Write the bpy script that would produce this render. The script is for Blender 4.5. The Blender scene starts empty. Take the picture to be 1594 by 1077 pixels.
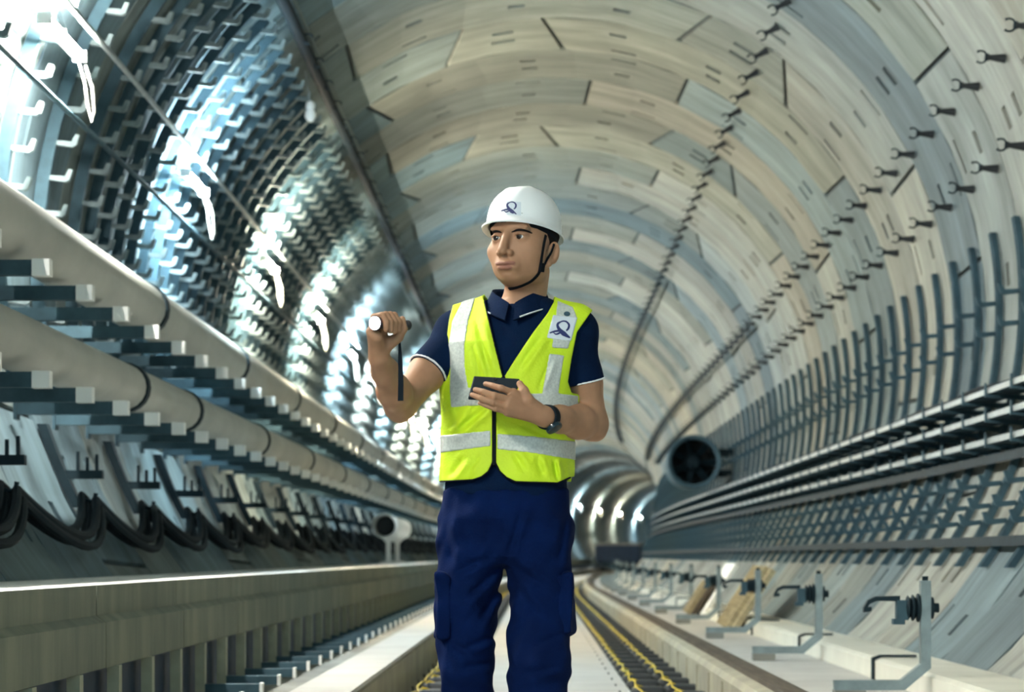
import bpy, bmesh, math, random
import numpy as np
from mathutils import Vector, Matrix
PI = math.pi
random.seed(11)
SC = bpy.context.scene
COL = SC.collection
F_PX = 4067.0                       # focal length for a 1594 px wide frame
CAM_Z = 0.80                        # camera height over the track floor
AX, AZ, RAD = 0.15, CAM_Z + 1.63, 2.95   # tunnel axis and lining radius
S_CURVE, K_CURVE = 45.0, 5.65e-4    # the bore runs straight, then bends to the right

# ------------------------------------------------------------ helpers
def cx(s): return K_CURVE * (s - S_CURVE) ** 2 if s > S_CURVE else 0.0
def th(s): return math.atan(2 * K_CURVE * (s - S_CURVE)) if s > S_CURVE else 0.0
def W(X, Z, s):
    t = th(s)
    return Vector((cx(s) + X * math.cos(t), s - X * math.sin(t), Z))
def frame(s, X=0.0, Z=0.0, dy=0.0):
    return Matrix.Translation(W(X, Z, s)) @ Matrix.Rotation(-th(s), 4, 'Z')
def hz(h): return CAM_Z + h
def ring_pt(phi, r): return AX + r * math.cos(phi), AZ + r * math.sin(phi)
def wall_x(z, side, r=RAD):
    q = max(r * r - (z - AZ) ** 2, 0.0)
    return AX + side * math.sqrt(q)
def slist(s0, s1, st=3.0):
    out = [s0]; s = s0
    while s < s1 - 1e-6:
        s = min(s + st, s1); out.append(s)
    return out

class MB:
    """collects shapes into one bmesh"""
    def __init__(self): self.bm = bmesh.new()
    def face(self, vs):
        try: self.bm.faces.new(vs)
        except ValueError: pass
    def box(self, x0, x1, y0, y1, z0, z1, M=None, bev=0):
        M = M or Matrix.Identity(4)
        v = [self.bm.verts.new(M @ Vector((x, y, z))) for x in (x0, x1) for y in (y0, y1) for z in (z0, z1)]
        for q in ((0,1,3,2),(4,6,7,5),(0,4,5,1),(2,3,7,6),(0,2,6,4),(1,5,7,3)): self.face([v[i] for i in q])
        if bev:
            es = {e for f in v for e in f.link_edges}
            bmesh.ops.bevel(self.bm, geom=list(es), offset=bev, segments=2, profile=.5, affect='EDGES')
        return self
    def tube(self, pts, rad, n=10, cap=True, closed=False):
        pts = [Vector(p) for p in pts]; m = len(pts)
        rad = rad if isinstance(rad, (list, tuple)) else [rad] * m
        rings = []; up = None
        for i, p in enumerate(pts):
            a = pts[i - 1] if (i > 0 or closed) else p
            b = pts[(i + 1) % m] if (i < m - 1 or closed) else p
            t = (b - a).normalized()
            if up is None:
                up = Vector((0, 0, 1)) if abs(t.z) < .9 else Vector((1, 0, 0))
            u = t.cross(up)
            if u.length < 1e-4: u = t.cross(Vector((1, 0.3, 0)))
            u.normalize(); w = u.cross(t).normalized(); up = w
            rings.append([self.bm.verts.new(p + (u * math.cos(k * 2 * PI / n) + w * math.sin(k * 2 * PI / n)) * rad[i]) for k in range(n)])
        for i in range(m if closed else m - 1):
            a, b = rings[i], rings[(i + 1) % m]
            for k in range(n): self.face([a[k], a[(k + 1) % n], b[(k + 1) % n], b[k]])
        if cap and not closed:
            self.face(rings[0][::-1]); self.face(rings[-1])
        return self
    def lathe(self, prof, n=24, M=None, cap=True):
        """prof: (radius, height) along local z"""
        M = M or Matrix.Identity(4)
        rings = [[self.bm.verts.new(M @ Vector((r * math.cos(k*2*PI/n), r * math.sin(k*2*PI/n), h))) for k in range(n)] for r, h in prof]
        for a, b in zip(rings, rings[1:]):
            for k in range(n): self.face([a[k], a[(k+1) % n], b[(k+1) % n], b[k]])
        if cap: self.face(rings[0][::-1]); self.face(rings[-1])
        return self
    def sweep(self, prof, ss, closed=True, cap=True):
        """prof: list of (X, Z) in the tunnel cross-section, swept along the bore"""
        rings = [[self.bm.verts.new(W(x, z, s)) for x, z in prof] for s in ss]
        n = len(prof)
        for a, b in zip(rings, rings[1:]):
            for k in range(n if closed else n - 1): self.face([a[k], a[(k+1) % n], b[(k+1) % n], b[k]])
        if closed and cap: self.face(rings[0][::-1]); self.face(rings[-1])
        return self
    def prism(self, prof, y0, y1, M=None):
        """prof: (x, z) outline extruded along local y"""
        M = M or Matrix.Identity(4)
        a = [self.bm.verts.new(M @ Vector((x, y0, z))) for x, z in prof]
        b = [self.bm.verts.new(M @ Vector((x, y1, z))) for x, z in prof]
        n = len(prof)
        for k in range(n): self.face([a[k], a[(k+1) % n], b[(k+1) % n], b[k]])
        self.face(a[::-1]); self.face(b)
        return self
    def mesh(self, name, mat, smooth=False):
        bmesh.ops.recalc_face_normals(self.bm, faces=self.bm.faces[:])
        me = bpy.data.meshes.new(name); self.bm.to_mesh(me); self.bm.free()
        for m in (mat if isinstance(mat, (list, tuple)) else [mat]): me.materials.append(m)
        if smooth:
            me.polygons.foreach_set('use_smooth', [True] * len(me.polygons))
            me.set_sharp_from_angle(angle=math.radians(40))
        return me
    def build(self, name, mat, parent=None, smooth=False):
        return link(name, self.mesh(name, mat, smooth), parent)

def link(name, me, parent=None, mw=None):
    o = bpy.data.objects.new(name, me); COL.objects.link(o)
    if parent is not None: o.parent = parent
    if mw is not None: o.matrix_world = mw
    return o
def tag(o, label, cat, group=None):
    o['label'] = label; o['category'] = cat
    if group: o['group'] = group
    return o
def struct(o): o['kind'] = 'structure'; return o
def thing(name, label, cat, M, group=None):
    o = bpy.data.objects.new(name, None); COL.objects.link(o)
    o.empty_display_size = .05; o.matrix_world = M
    return tag(o, label, cat, group)
def clone(root, M, label, group=None):
    r = root.copy(); COL.objects.link(r); r.matrix_world = M; r['label'] = label
    if group: r['group'] = group
    for ch in list(root.children):
        c = ch.copy(); COL.objects.link(c); c.parent = r
        for g in list(ch.children):
            d = g.copy(); COL.objects.link(d); d.parent = c
    return r
_u = ['', 'first','second','third','fourth','fifth','sixth','seventh','eighth','ninth','tenth','eleventh','twelfth','thirteenth','fourteenth','fifteenth','sixteenth','seventeenth','eighteenth','nineteenth']
_t = ['', '', 'twent','thirt','fort','fift','sixt','sevent','eight','ninet']
def nth(k):
    if k < 20: return _u[k]
    if k >= 100: return ('hundredth' if k == 100 else 'hundred-and-' + nth(k - 100))
    t, u = divmod(k, 10)
    return _t[t] + ('ieth' if u == 0 else 'y-' + _u[u])

# ------------------------------------------------------------ materials
def mat(name, col, rough=.6, metal=0.0, var=0.0, scale=6.0, col2=None, bump=0.0, bscale=40.0, spec=.5, stretch=None, detail=5):
    m = bpy.data.materials.new(name); m.use_nodes = True
    nt = m.node_tree; N = nt.nodes; L = nt.links; b = N['Principled BSDF']
    b.inputs['Base Color'].default_value = (*col, 1); b.inputs['Roughness'].default_value = rough
    b.inputs['Metallic'].default_value = metal; b.inputs['Specular IOR Level'].default_value = spec
    if var or bump:
        tc = N.new('ShaderNodeTexCoord'); mp = N.new('ShaderNodeMapping'); L.new(tc.outputs['Object'], mp.inputs[0])
        if stretch: mp.inputs['Scale'].default_value = stretch
    if var:
        no = N.new('ShaderNodeTexNoise'); no.inputs['Scale'].default_value = scale; no.inputs['Detail'].default_value = detail
        L.new(mp.outputs[0], no.inputs['Vector'])
        mx = N.new('ShaderNodeMix'); mx.data_type = 'RGBA'
        rp = N.new('ShaderNodeMapRange'); rp.inputs[1].default_value = .35; rp.inputs[2].default_value = .68
        L.new(no.outputs['Fac'], rp.inputs[0]); L.new(rp.outputs[0], mx.inputs[0])
        c2 = col2 or tuple(c * (1 - var) for c in col)
        mx.inputs[6].default_value = (*col, 1); mx.inputs[7].default_value = (*c2, 1)
        L.new(mx.outputs[2], b.inputs['Base Color'])
    if bump:
        nb = N.new('ShaderNodeTexNoise'); nb.inputs['Scale'].default_value = bscale; nb.inputs['Detail'].default_value = 4
        L.new(mp.outputs[0], nb.inputs['Vector'])
        bp = N.new('ShaderNodeBump'); bp.inputs['Strength'].default_value = bump; bp.inputs['Distance'].default_value = .01
        L.new(nb.outputs['Fac'], bp.inputs['Height']); L.new(bp.outputs[0], b.inputs['Normal'])
    return m
def emit(name, col, strength):
    m = bpy.data.materials.new(name); m.use_nodes = True
    N = m.node_tree.nodes; b = N['Principled BSDF']
    b.inputs['Base Color'].default_value = (.8, .8, .8, 1)
    b.inputs['Emission Color'].default_value = (*col, 1); b.inputs['Emission Strength'].default_value = strength
    return m
def lining_mat():
    m = bpy.data.materials.new('precast_concrete'); m.use_nodes = True
    nt = m.node_tree; N = nt.nodes; L = nt.links; b = N['Principled BSDF']
    at = N.new('ShaderNodeAttribute'); at.attribute_name = 'tint'
    uv = N.new('ShaderNodeUVMap'); uv.uv_map = 'metres'
    mp = N.new('ShaderNodeMapping'); mp.inputs['Scale'].default_value = (.55, 2.2, 1); L.new(uv.outputs[0], mp.inputs[0])
    n1 = N.new('ShaderNodeTexNoise'); n1.inputs['Scale'].default_value = 1.3; n1.inputs['Detail'].default_value = 8; n1.inputs['Roughness'].default_value = .65
    L.new(mp.outputs[0], n1.inputs['Vector'])
    mp2 = N.new('ShaderNodeMapping'); mp2.inputs['Scale'].default_value = (1, 9, 1); L.new(uv.outputs[0], mp2.inputs[0])
    n2 = N.new('ShaderNodeTexNoise'); n2.inputs['Scale'].default_value = 1.7; n2.inputs['Detail'].default_value = 6
    L.new(mp2.outputs[0], n2.inputs['Vector'])
    r1 = N.new('ShaderNodeMapRange'); r1.inputs[1].default_value = .32; r1.inputs[2].default_value = .7; r1.inputs[3].default_value = .62; r1.inputs[4].default_value = 1.22
    L.new(n1.outputs['Fac'], r1.inputs[0])
    r2 = N.new('ShaderNodeMapRange'); r2.inputs[1].default_value = .3; r2.inputs[2].default_value = .7; r2.inputs[3].default_value = .90; r2.inputs[4].default_value = 1.1
    L.new(n2.outputs['Fac'], r2.inputs[0])
    mu = N.new('ShaderNodeMath'); mu.operation = 'MULTIPLY'; L.new(r1.outputs[0], mu.inputs[0]); L.new(r2.outputs[0], mu.inputs[1])
    vm = N.new('ShaderNodeVectorMath'); vm.operation = 'SCALE'; L.new(at.outputs['Color'], vm.inputs[0]); L.new(mu.outputs[0], vm.inputs['Scale'])
    L.new(vm.outputs[0], b.inputs['Base Color'])
    b.inputs['Roughness'].default_value = .8; b.inputs['Specular IOR Level'].default_value = .25
    bp = N.new('ShaderNodeBump'); bp.inputs['Strength'].default_value = .25; bp.inputs['Distance'].default_value = .01
    L.new(n2.outputs['Fac'], bp.inputs['Height']); L.new(bp.outputs[0], b.inputs['Normal'])
    return m
M_LINING = lining_mat()
M_CONC = mat('cast_concrete', (.30, .30, .27), .8, var=.3, scale=2.5, bump=.2, bscale=30)
M_CONC_L = mat('pale_concrete', (.50, .49, .46), .75, var=.2, scale=2.0, col2=(.42, .41, .39), bump=.15)
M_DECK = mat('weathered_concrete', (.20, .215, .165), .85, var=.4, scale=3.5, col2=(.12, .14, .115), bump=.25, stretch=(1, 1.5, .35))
M_DECKTOP = mat('lit_walkway_top', (.86, .86, .83), .8, var=.15, scale=3)  # lamp light on the walkway top put into a whiter colour
M_PLINTH = mat('plinth_concrete', (.36, .33, .24), .8, var=.35, scale=3, col2=(.25, .235, .18), bump=.2)
M_CAP = mat('brown_timber_capping', (.06, .048, .036), .7, spec=.2, var=.5, scale=5, col2=(.11, .088, .065), stretch=(6, .4, 1))
M_POST = mat('pale_post', (.36, .38, .29), .8, var=.3, scale=6)
M_NAVYP = mat('dark_navy', (.004, .028, .070), .6, var=.3, scale=4)  # wagon body, and the sheet painting the shade under the walkway
M_STEEL = mat('galvanised_steel', (.30, .36, .37), .45, .6, var=.25, scale=14)
M_STEELB = mat('blue_grey_steel', (.050, .10, .13), .7, 0, spec=.2, var=.3, scale=12)
M_HOOK = mat('painted_hook', (.25, .32, .34), .75, 0, spec=.2, var=.3, scale=15)
M_DARK = mat('dark_steel', (.012, .028, .038), .7, 0, var=.3, scale=12, spec=.2)
M_BLACK = mat('black_rubber', (.012, .016, .02), .55)
M_WHITE = mat('white_paint', (.85, .86, .84), .5)
M_PIPE = mat('zinc_pipe', (.46, .47, .43), .6, .0, var=.25, scale=3, col2=(.36, .37, .34), stretch=(1, .5, 1), bump=.08, bscale=25)
M_TRAY = mat('zinc_tray', (.30, .34, .35), .5, .3, var=.2, scale=9)
M_CABLE = mat('black_cable', (.005, .013, .019), .75, spec=.15)
M_CABLEG = mat('grey_cable', (.12, .16, .15), .55)
M_TRENCH = mat('wet_trench', (.10, .125, .12), .7, var=.4, scale=9)
M_YELLOW = mat('yellow_plastic', (.80, .58, .02), .45)
M_WOOD = mat('raw_timber', (.50, .41, .24), .75, var=.4, scale=5, col2=(.33, .27, .16), stretch=(1, 1, 6))
M_DUCT = mat('cream_duct', (.74, .72, .62), .5, var=.12, scale=3)
M_TUBE_W = emit('lamp_white', (1.0, .96, .86), 150)
M_TUBE_C = emit('lamp_cool', (.76, .93, 1.0), 120)
M_TUBE_Y = emit('lamp_warm', (1.0, .88, .66), 150)

# ------------------------------------------------------------ tunnel lining
RING = 1.4
def build_lining():
    rnd = random.Random(4)
    bms = {k: bmesh.new() for k in ('wall_left', 'ceiling', 'wall_right')}
    lay = {}
    for k, bm in bms.items():
        lay[k] = (bm.loops.layers.float_color.new('tint'), bm.loops.layers.uv.new('metres'))
    tints = [(.30, .30, .265), (.34, .335, .29), (.27, .285, .265), (.25, .27, .255), (.18, .22, .23), (.15, .195, .21), (.31, .305, .265), (.30, .305, .275)]
    joint_c = (.035, .05, .055)
    key_rot = [0.15, 0.72, 1.02, -0.55]
    s0 = -0.2 - 4 * RING
    nr = int((196 - s0) / RING)
    def pt(t, r, s): return W(AX - r * math.sin(t), AZ + r * math.cos(t), s)   # t measured from the crown, + to the left
    for i in range(nr):
        a, bq = s0 + i * RING, s0 + (i + 1) * RING
        fine = -1 < a < 62
        kr = key_rot[(i - 20) % 4]
        # joint angles at the near and the far edge of the ring
        kn, kf = .115, .185
        near = [kr - kn, kr + kn]; far = [kr - kf, kr + kf]
        w = (2 * PI - .30) / 6
        for q in range(1, 6):
            near.append(kr + .15 + w * q); far.append(kr + .15 + w * q + (.012 if q % 2 else -.012))
        ringtint = rnd.choice(tints)
        for q in range(7):
            t0n, t0f = near[q], far[q]
            t1n, t1f = (near[(q + 1)], far[(q + 1)]) if q < 6 else (near[0] + 2 * PI, far[0] + 2 * PI)
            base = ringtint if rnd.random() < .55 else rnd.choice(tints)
            if ((t0n + t1n) / 2 + PI) % (2 * PI) - PI > .55: base = rnd.choice([(.135, .195, .215), (.11, .17, .20), (.18, .225, .225)])  # left segments: teal of the shadows put into the tint
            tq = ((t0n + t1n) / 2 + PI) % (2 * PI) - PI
            if abs(tq) < .62: base = (base[0] * .66, base[1] * .71, base[2] * .71)  # crown segments: dim light overhead put into a darker tint
            j = rnd.uniform(.78, 1.14); base = tuple(c * j for c in base)
            tm = (t0n + t1n) / 2; tm = (tm + PI) % (2 * PI) - PI
            wid = (t1n - t0n) * RAD
            # cut lines in u (angle) and v (length)
            g = .017 / max(wid, .1); gv = .009 / RING
            us = [0, g]; pock = []
            if fine:
                cs = (.2, .5, .8) if wid > 1.2 else (.5,)
                for c in cs:
                    hw = .12 / wid; h2 = .075 / wid
                    us += [c - hw, c - h2, c + h2, c + hw]; pock.append((c, hw, h2))
            us += [1 - g, 1]
            # fill long spans so the arc stays round
            uu = [us[0]]
            for x in us[1:]:
                sp = (x - uu[-1]) * wid; n = max(1, int(sp / .28)); st = uu[-1]
                for k in range(1, n + 1): uu.append(st + (x - st) * k / n)
            vs = [0, gv] + ([.12, .165, .33, .41, .59, .67, .835, .88] if fine else []) + [1 - gv, 1]
            cells = {}
            lyt = []
            def pos(u, v, r):
                t = (t0n + (t1n - t0n) * u) * (1 - v) + (t0f + (t1f - t0f) * u) * v
                return t, pt(t, r, a + (bq - a) * v)
            def depth(um, vm):
                if um < g or um > 1 - g: return .03
                if vm < gv or vm > 1 - gv: return .03
                for c, hw, h2 in pock:
                    lo_, hi_ = (.12 < vm < .165), (.835 < vm < .88)
                    if abs(um - c) < hw and ((lo_ and c < .4) or (hi_ and c > .6)): return .08
                    if abs(um - c) < h2 and ((.33 < vm < .41 and c > .3) or (.59 < vm < .67 and c < .7)): return .10
                return 0
            nu, nv = len(uu) - 1, len(vs) - 1
            dep = [[depth((uu[x] + uu[x+1]) / 2, (vs[y] + vs[y+1]) / 2) for y in range(nv)] for x in range(nu)]
            tmid = (tm)
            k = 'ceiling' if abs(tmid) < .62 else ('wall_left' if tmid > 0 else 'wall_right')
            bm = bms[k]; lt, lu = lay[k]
            vc = {}
            def V(x, y, r):
                key = (x, y, r)
                if key not in vc:
                    t, p = pos(uu[x], vs[y], RAD + r); vc[key] = (bm.verts.new(p), t * RAD, a + (bq - a) * vs[y])
                return vc[key]
            def F(vl, colr):
                try: f = bm.faces.new([q_[0] for q_ in vl])
                except ValueError: return
                for l, q_ in zip(f.loops, vl):
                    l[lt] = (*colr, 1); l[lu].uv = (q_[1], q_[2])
            for x in range(nu):
                for y in range(nv):
                    d = dep[x][y]
                    edge = (vs[y] + vs[y+1]) / 2 < gv or (vs[y] + vs[y+1]) / 2 > 1 - gv; jt = d == .03 and edge
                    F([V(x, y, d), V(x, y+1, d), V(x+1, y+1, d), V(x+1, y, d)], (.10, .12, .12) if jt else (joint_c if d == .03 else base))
                    if x + 1 < nu and dep[x+1][y] != d:
                        d2 = dep[x+1][y]; F([V(x+1, y, d), V(x+1, y+1, d), V(x+1, y+1, d2), V(x+1, y, d2)], base)
                    if y + 1 < nv and dep[x][y+1] != d:
                        d2 = dep[x][y+1]; F([V(x, y+1, d), V(x, y+1, d2), V(x+1, y+1, d2), V(x+1, y+1, d)], base)
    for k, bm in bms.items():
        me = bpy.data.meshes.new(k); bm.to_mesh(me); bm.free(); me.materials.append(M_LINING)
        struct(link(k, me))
build_lining()
struct(MB().sweep([ring_pt(2 * PI * k / 60, RAD + .16) for k in range(60)], slist(-6, 196, 3), True, False).build('light_block_shell', M_DARK))    # unseen shell added to block light leaking through the lining joints

# ------------------------------------------------------------ floor, plinths, slabs
S_FULL = slist(-4, 192, 3.0)
struct(MB().sweep([(-.42, -.12), (-.42, 0), (.56, 0), (.56, -.12)], S_FULL).build('floor', M_CONC_L))
struct(MB().sweep([(-1.02, -.45), (-1.02, -.1), (-.42, -.06), (-.42, -.12), (.56, -.12), (.56, -.06), (1.02, -.1), (1.02, -.45)], S_FULL).build('trim_1', M_TRENCH))      # dark trench bed
struct(MB().sweep([(1.0, -.4), (1.0, .145), (wall_x(.145, 1) + .01, .145), (wall_x(-.4, 1), -.4)], S_FULL).build('floor_right', M_CONC_L))
struct(MB().sweep([(-1.02, -.4), (-1.02, .08), (wall_x(.08, -1) - .01, .08), (wall_x(-.4, -1), -.4)], S_FULL).build('floor_left', M_CONC))
# left plinth: pale top, concrete body
lp = struct(MB().sweep([(-1.01, -.1), (-1.01, .215), (-.80, .215), (-.78, .195), (-.78, -.1)], S_FULL).build('trim_2', M_PLINTH))
struct(MB().sweep([(-1.03, .215), (-1.03, .235), (-.775, .235), (-.775, .215)], S_FULL).build('trim_3', M_CONC_L))
# right plinth with brown capping and form-panel grooves
pb = MB().sweep([(.955, -.1), (.955, .175), (.975, .205), (1.02, .215), (1.10, .215), (1.10, -.1)], S_FULL)
s = 6.0
while s < 60:
    pb.sweep([(.947, -.08), (.947, .16), (.956, .16), (.956, -.08)], [s, s + .06]); s += 1.05
struct(pb.build('trim_4', M_PLINTH))
struct(MB().sweep([(1.03, .20), (1.03, .238), (1.13, .238), (1.13, .20)], S_FULL).build('trim_5', M_CAP))
struct(MB().sweep([(-1.66, .08), (-1.66, .395), (-1.63, .395), (-1.63, .08)], slist(2, 192, 3)).build('walkway_shade', M_NAVYP))    # dark sheet standing in for shade in the open space under the walkway

# ------------------------------------------------------------ raised walkway on the left: precast units
def deck_unit_mesh(L):
    ztop, zb = hz(-.105), hz(-.405)
    xw = wall_x(ztop, -1) + .02
    prof = [(xw, ztop), (-1.60, ztop), (-1.60, hz(-.215)), (-1.565, hz(-.24)), (-1.565, zb), (-1.70, zb), (-1.70, ztop - .1), (wall_x(ztop - .1, -1) + .02, ztop - .1)]
    mb = MB(); mb.prism(prof, 0.010, L - .010)
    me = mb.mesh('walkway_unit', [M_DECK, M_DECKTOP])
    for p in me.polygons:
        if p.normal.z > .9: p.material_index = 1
    return me
UL = 2.1
me_deck = deck_unit_mesh(UL)
k = 0; s = 5.31
while s < 185:
    k += 1
    o = link('walkway_unit', me_deck, None, frame(s)); s += UL
    tag(o, f'{nth(k)} grey precast walkway unit from the near end, ledge along the left wall', 'walkway unit', 'precast units of the left walkway')
def deck_post():
    t = thing('walkway_bracket', '', 'bracket', frame(7), 'steel brackets under the left walkway')
    MB().box(-1.602, -1.557, -.035, .035, .08, .393).build('post', M_POST, t)
    MB().box(-1.56, -1.30, -.03, .03, .155, .20).build('foot_arm', M_STEELB, t)
    MB().box(-1.30, -1.285, -.032, .032, .15, .205).build('end_plate', M_WHITE, t)
    return t
p0 = deck_post(); k = 0; s = 7.27
while s < 90:
    k += 1; lb = f'{nth(k)} grey post with white-tipped foot under the left walkway ledge'
    if k == 1: p0.matrix_world = frame(s); p0['label'] = lb
    else: clone(p0, frame(s), lb)
    s += .84

# ------------------------------------------------------------ pipes on the left with their arms
def circ(x, z, r, n=20): return [(x + r * math.cos(2*PI*k/n), z + r * math.sin(2*PI*k/n)) for k in range(n)]
def long_pipe(name, label, X, Z, r, cuts):
    root = thing(name, label, 'pipe', frame(cuts[0], X, Z))
    inv = root.matrix_world.inverted()
    for a, b in zip(cuts, cuts[1:]):
        o = MB().sweep(circ(X, Z, r), slist(a, b, 2.1)).build('pipe_length', M_PIPE, root, True); o.matrix_parent_inverse = inv
    for c in cuts[1:-1]:
        o = MB().sweep(circ(X, Z, r + .012), [c - .05, c + .05]).build('coupling', M_DARK, root, True); o.matrix_parent_inverse = inv
PU_X, PU_Z, PU_R = -2.25, hz(1.41), .145
PL_X, PL_Z, PL_R = -2.25, hz(.925), .125
long_pipe('upper_pipe', 'thick pale pipe, upper of the two running along the left wall', PU_X, PU_Z, PU_R, [6.4] + [14.9 + 4.2 * q for q in range(0, 28)])
long_pipe('lower_pipe', 'thick pale pipe, lower of the two running along the left wall', PL_X, PL_Z, PL_R, [5.8, 14.3] + [16.6 + 4.2 * q for q in range(0, 28)])
def pipe_arm(H, r, nm, which):
    z0 = -.005
    t = thing('pipe_support', '', 'bracket', frame(10), f'white-tipped arms under the {which} pipe')
    xw = wall_x(hz(H), -1) + .06
    MB().box(xw, -2.115, -.03, .03, hz(H) - .045, hz(H) + .02).build('arm', M_STEELB, t)
    MB().box(-2.115, -2.04, -.036, .036, hz(H) - .048, hz(H) + .024).build('end_plate', M_WHITE, t)
    MB().box(xw - .002, xw + .012, -.05, .05, hz(H) - .07, hz(H) + .05).build('wall_plate', M_STEELB, t)
    return t
for which, H, sst in (('upper', 1.225, 9.938), ('lower', .755, 9.938)):
    a0 = pipe_arm(H, 0, '', which); k = 0; s = sst
    while s < 95:
        k += 1; lb = f'{nth(k)} white-tipped steel arm from the near end under the {which} left pipe'
        if k == 1: a0.matrix_world = frame(s); a0['label'] = lb
        else: clone(a0, frame(s), lb)
        s += 1.05

# lower cable posts with arms and pegs, and the cables slung between them
def cable_post():
    t = thing('cable_post', '', 'cable bracket', frame(10), 'dark cable posts below the left pipes')
    pts = [wall_x(hz(h), -1, RAD - .035) for h in np.linspace(.70, .26, 7)]
    hh = np.linspace(.70, .26, 7)
    prof = [(x + .03, hz(h)) for x, h in zip(pts, hh)] + [(x - .022, hz(h)) for x, h in list(zip(pts, hh))[::-1]]
    MB().prism(prof, -.045, .045).build('post', M_DARK, t)
    x0 = wall_x(hz(.44), -1, RAD - .035) + .02
    MB().box(x0, x0 + .20, -.03, .03, hz(.41), hz(.455)).build('arm', M_DARK, t)
    for q in range(3):
        MB().box(x0 + .06 + q * .05, x0 + .075 + q * .05, -.012, .012, hz(.455), hz(.455) + (.10, .07, .085)[q]).build('peg', M_DARK, t)
    x1 = wall_x(hz(.30), -1, RAD - .035) + .03
    MB().tube([(x1 - .01, 0, hz(.31)), (x1 + .05, 0, hz(.29)), (x1 + .08, 0, hz(.30)), (x1 + .085, 0, hz(.335))], .012, 8).build('cable_hook', M_DARK, t, True)
    return t
cp = cable_post(); k = 0; s = 9.62; posts = []
while s < 62:
    k += 1; lb = f'{nth(k)} dark cable post with pegged arm below the left pipes'
    posts.append(s)
    if k == 1: cp.matrix_world = frame(s); cp['label'] = lb
    else: clone(cp, frame(s), lb)
    s += 2.1
def sag_cable(off, lat, sagm, r, m, label):
    rnd = random.Random(5); pts = []
    ps = [posts[0] - 2.1] + posts
    for a, b in zip(ps, ps[1:]):
        sg = sagm * rnd.uniform(.88, 1.12)
        for q in range(12):
            u = q / 12; h = .325 - off - sg * 4 * u * (1 - u)
            pts.append(W(wall_x(hz(h), -1, RAD - .05) + .035 + lat, hz(h), a + (b - a) * u))
    tag(MB().tube(pts, r, 8).build('slung_cable', m, None, True), label, 'cable', 'cables slung between the left cable posts')
for q, (off, sg, r, m, d) in enumerate([(0, .215, .021, M_CABLE, 'topmost black'), (.026, .225, .023, M_CABLE, 'second from top black'), (.052, .235, .023, M_CABLE, 'third from top black'), (.078, .24, .022, M_CABLE, 'lowest black')]):
    sag_cable(off, (0, .062)[q % 2], .185, r, m, f'{d} cable hanging in loops low along the left wall')

# ------------------------------------------------------------ curved rib with hooks on the left wall
def arc_prof(phi0, phi1, r0, r1, n=20):
    a = [ring_pt(phi0 + (phi1 - phi0) * k / n, r0) for k in range(n + 1)]
    b = [ring_pt(phi0 + (phi1 - phi0) * k / n, r1) for k in range(n + 1)]
    return a + b[::-1]
def hook_mesh(side, L=.11, up=.055, w=.022, t=.02):
    """flat bar pointing into the bore with an upturned tip; local origin at the rib"""
    sgn = -side
    pr = [(0, 0), (sgn * (L - .02), -.012), (sgn * L, .0), (sgn * (L + .018), up), (sgn * (L - .004), up + .004), (sgn * (L - .024), t), (0, t + .006)]
    return MB().prism(pr, -w, w)
PH0, PH1 = math.radians(134), math.radians(196)
hm_l = hook_mesh(-1).mesh('hook', M_HOOK)
rib_l_me = MB().prism(arc_prof(PH0, PH1, RAD - .085, RAD - .016), -.024, .024).mesh('channel', M_STEELB)
hook_ph = [math.radians(a) for a in np.arange(136, 191, 3.9)]
def left_rib(s, label, parts=True):
    t = thing('hooked_rib', label, 'cable rib', frame(s), 'hooked ribs on the left wall')
    link('channel', rib_l_me, t)
    for q, p in enumerate(hook_ph):
        x, z = ring_pt(p, RAD - .087); h = link('hook', hm_l, t); h.location = (x, 0, z)
    return t
far_rib_me = None
def far_rib():
    mb = MB().prism(arc_prof(PH0, PH1, RAD - .085, RAD - .016, 14), -.024, .024)
    for p in hook_ph[::1]:
        x, z = ring_pt(p, RAD - .087)
        pr = [(0, 0), (.09, -.012), (.11, 0), (.128, .055), (.106, .059), (.086, .02), (0, .026)]
        mb.prism([(x + a, z + b) for a, b in pr], -.022, .022)
    return mb.mesh('hooked_rib', [M_STEELB, M_HOOK])
frm = far_rib()
n_ch = None
for p in frm.polygons:
    c = p.center; r = math.hypot(c.x - AX, c.z - AZ)
    p.material_index = 0 if r > RAD - .0865 else 1
s = 10.2; k = 0; proto = None
while s < 112:
    k += 1; lb = f'{nth(k)} curved steel rib of cable hooks from the near end of the left wall'
    if s < 31:
        if proto is None: proto = left_rib(s, lb)
        else: clone(proto, frame(s), lb)
        s += 1.05 if s < 15 else .525
    else:
        o = link('hooked_rib', frm, None, frame(s)); tag(o, lb, 'cable rib', 'hooked ribs on the left wall')
        s += .525 if s < 60 else 1.05

# ------------------------------------------------------------ lamps on the left wall
def tube_lamp(s, label, mt):
    X, Z = -2.385, hz(2.605)
    M = frame(s, X, Z)
    t = thing('tube_lamp', label, 'lamp', M, 'tube lamps along the left wall')
    MB().box(-.03, -.010, -.50, .50, -.010, .02).build('housing', M_WHITE, t)
    MB().tube([(0.018, -.47, .0), (.018, .47, 0)], .019, 10).build('tube', mt, t, True)
    for y in (-.49, .49):
        MB().box(-.03, .04, y - .02, y + .02, -.026, .03).build('end_cap', M_WHITE, t)
    MB().tube([(0, .49, -.03), (.02, .54, -.12), (.03, .58, -.24), (.05, .60, -.32), (.065, .58, -.27), (.06, .54, -.15), (.03, .51, -.04)], .007, 6).build('cable_loop', M_DUCT, t, True)
    MB().tube([(-.03, -.4, .05), (-.085, -.4, .06)], .008, 6).build('wall_hanger', M_STEELB, t)
    MB().tube([(-.03, .4, .05), (-.085, .4, .06)], .008, 6).build('wall_hanger', M_STEELB, t)
    return t
k = 0; s = 13.14 - 5.1 * 3
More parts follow.
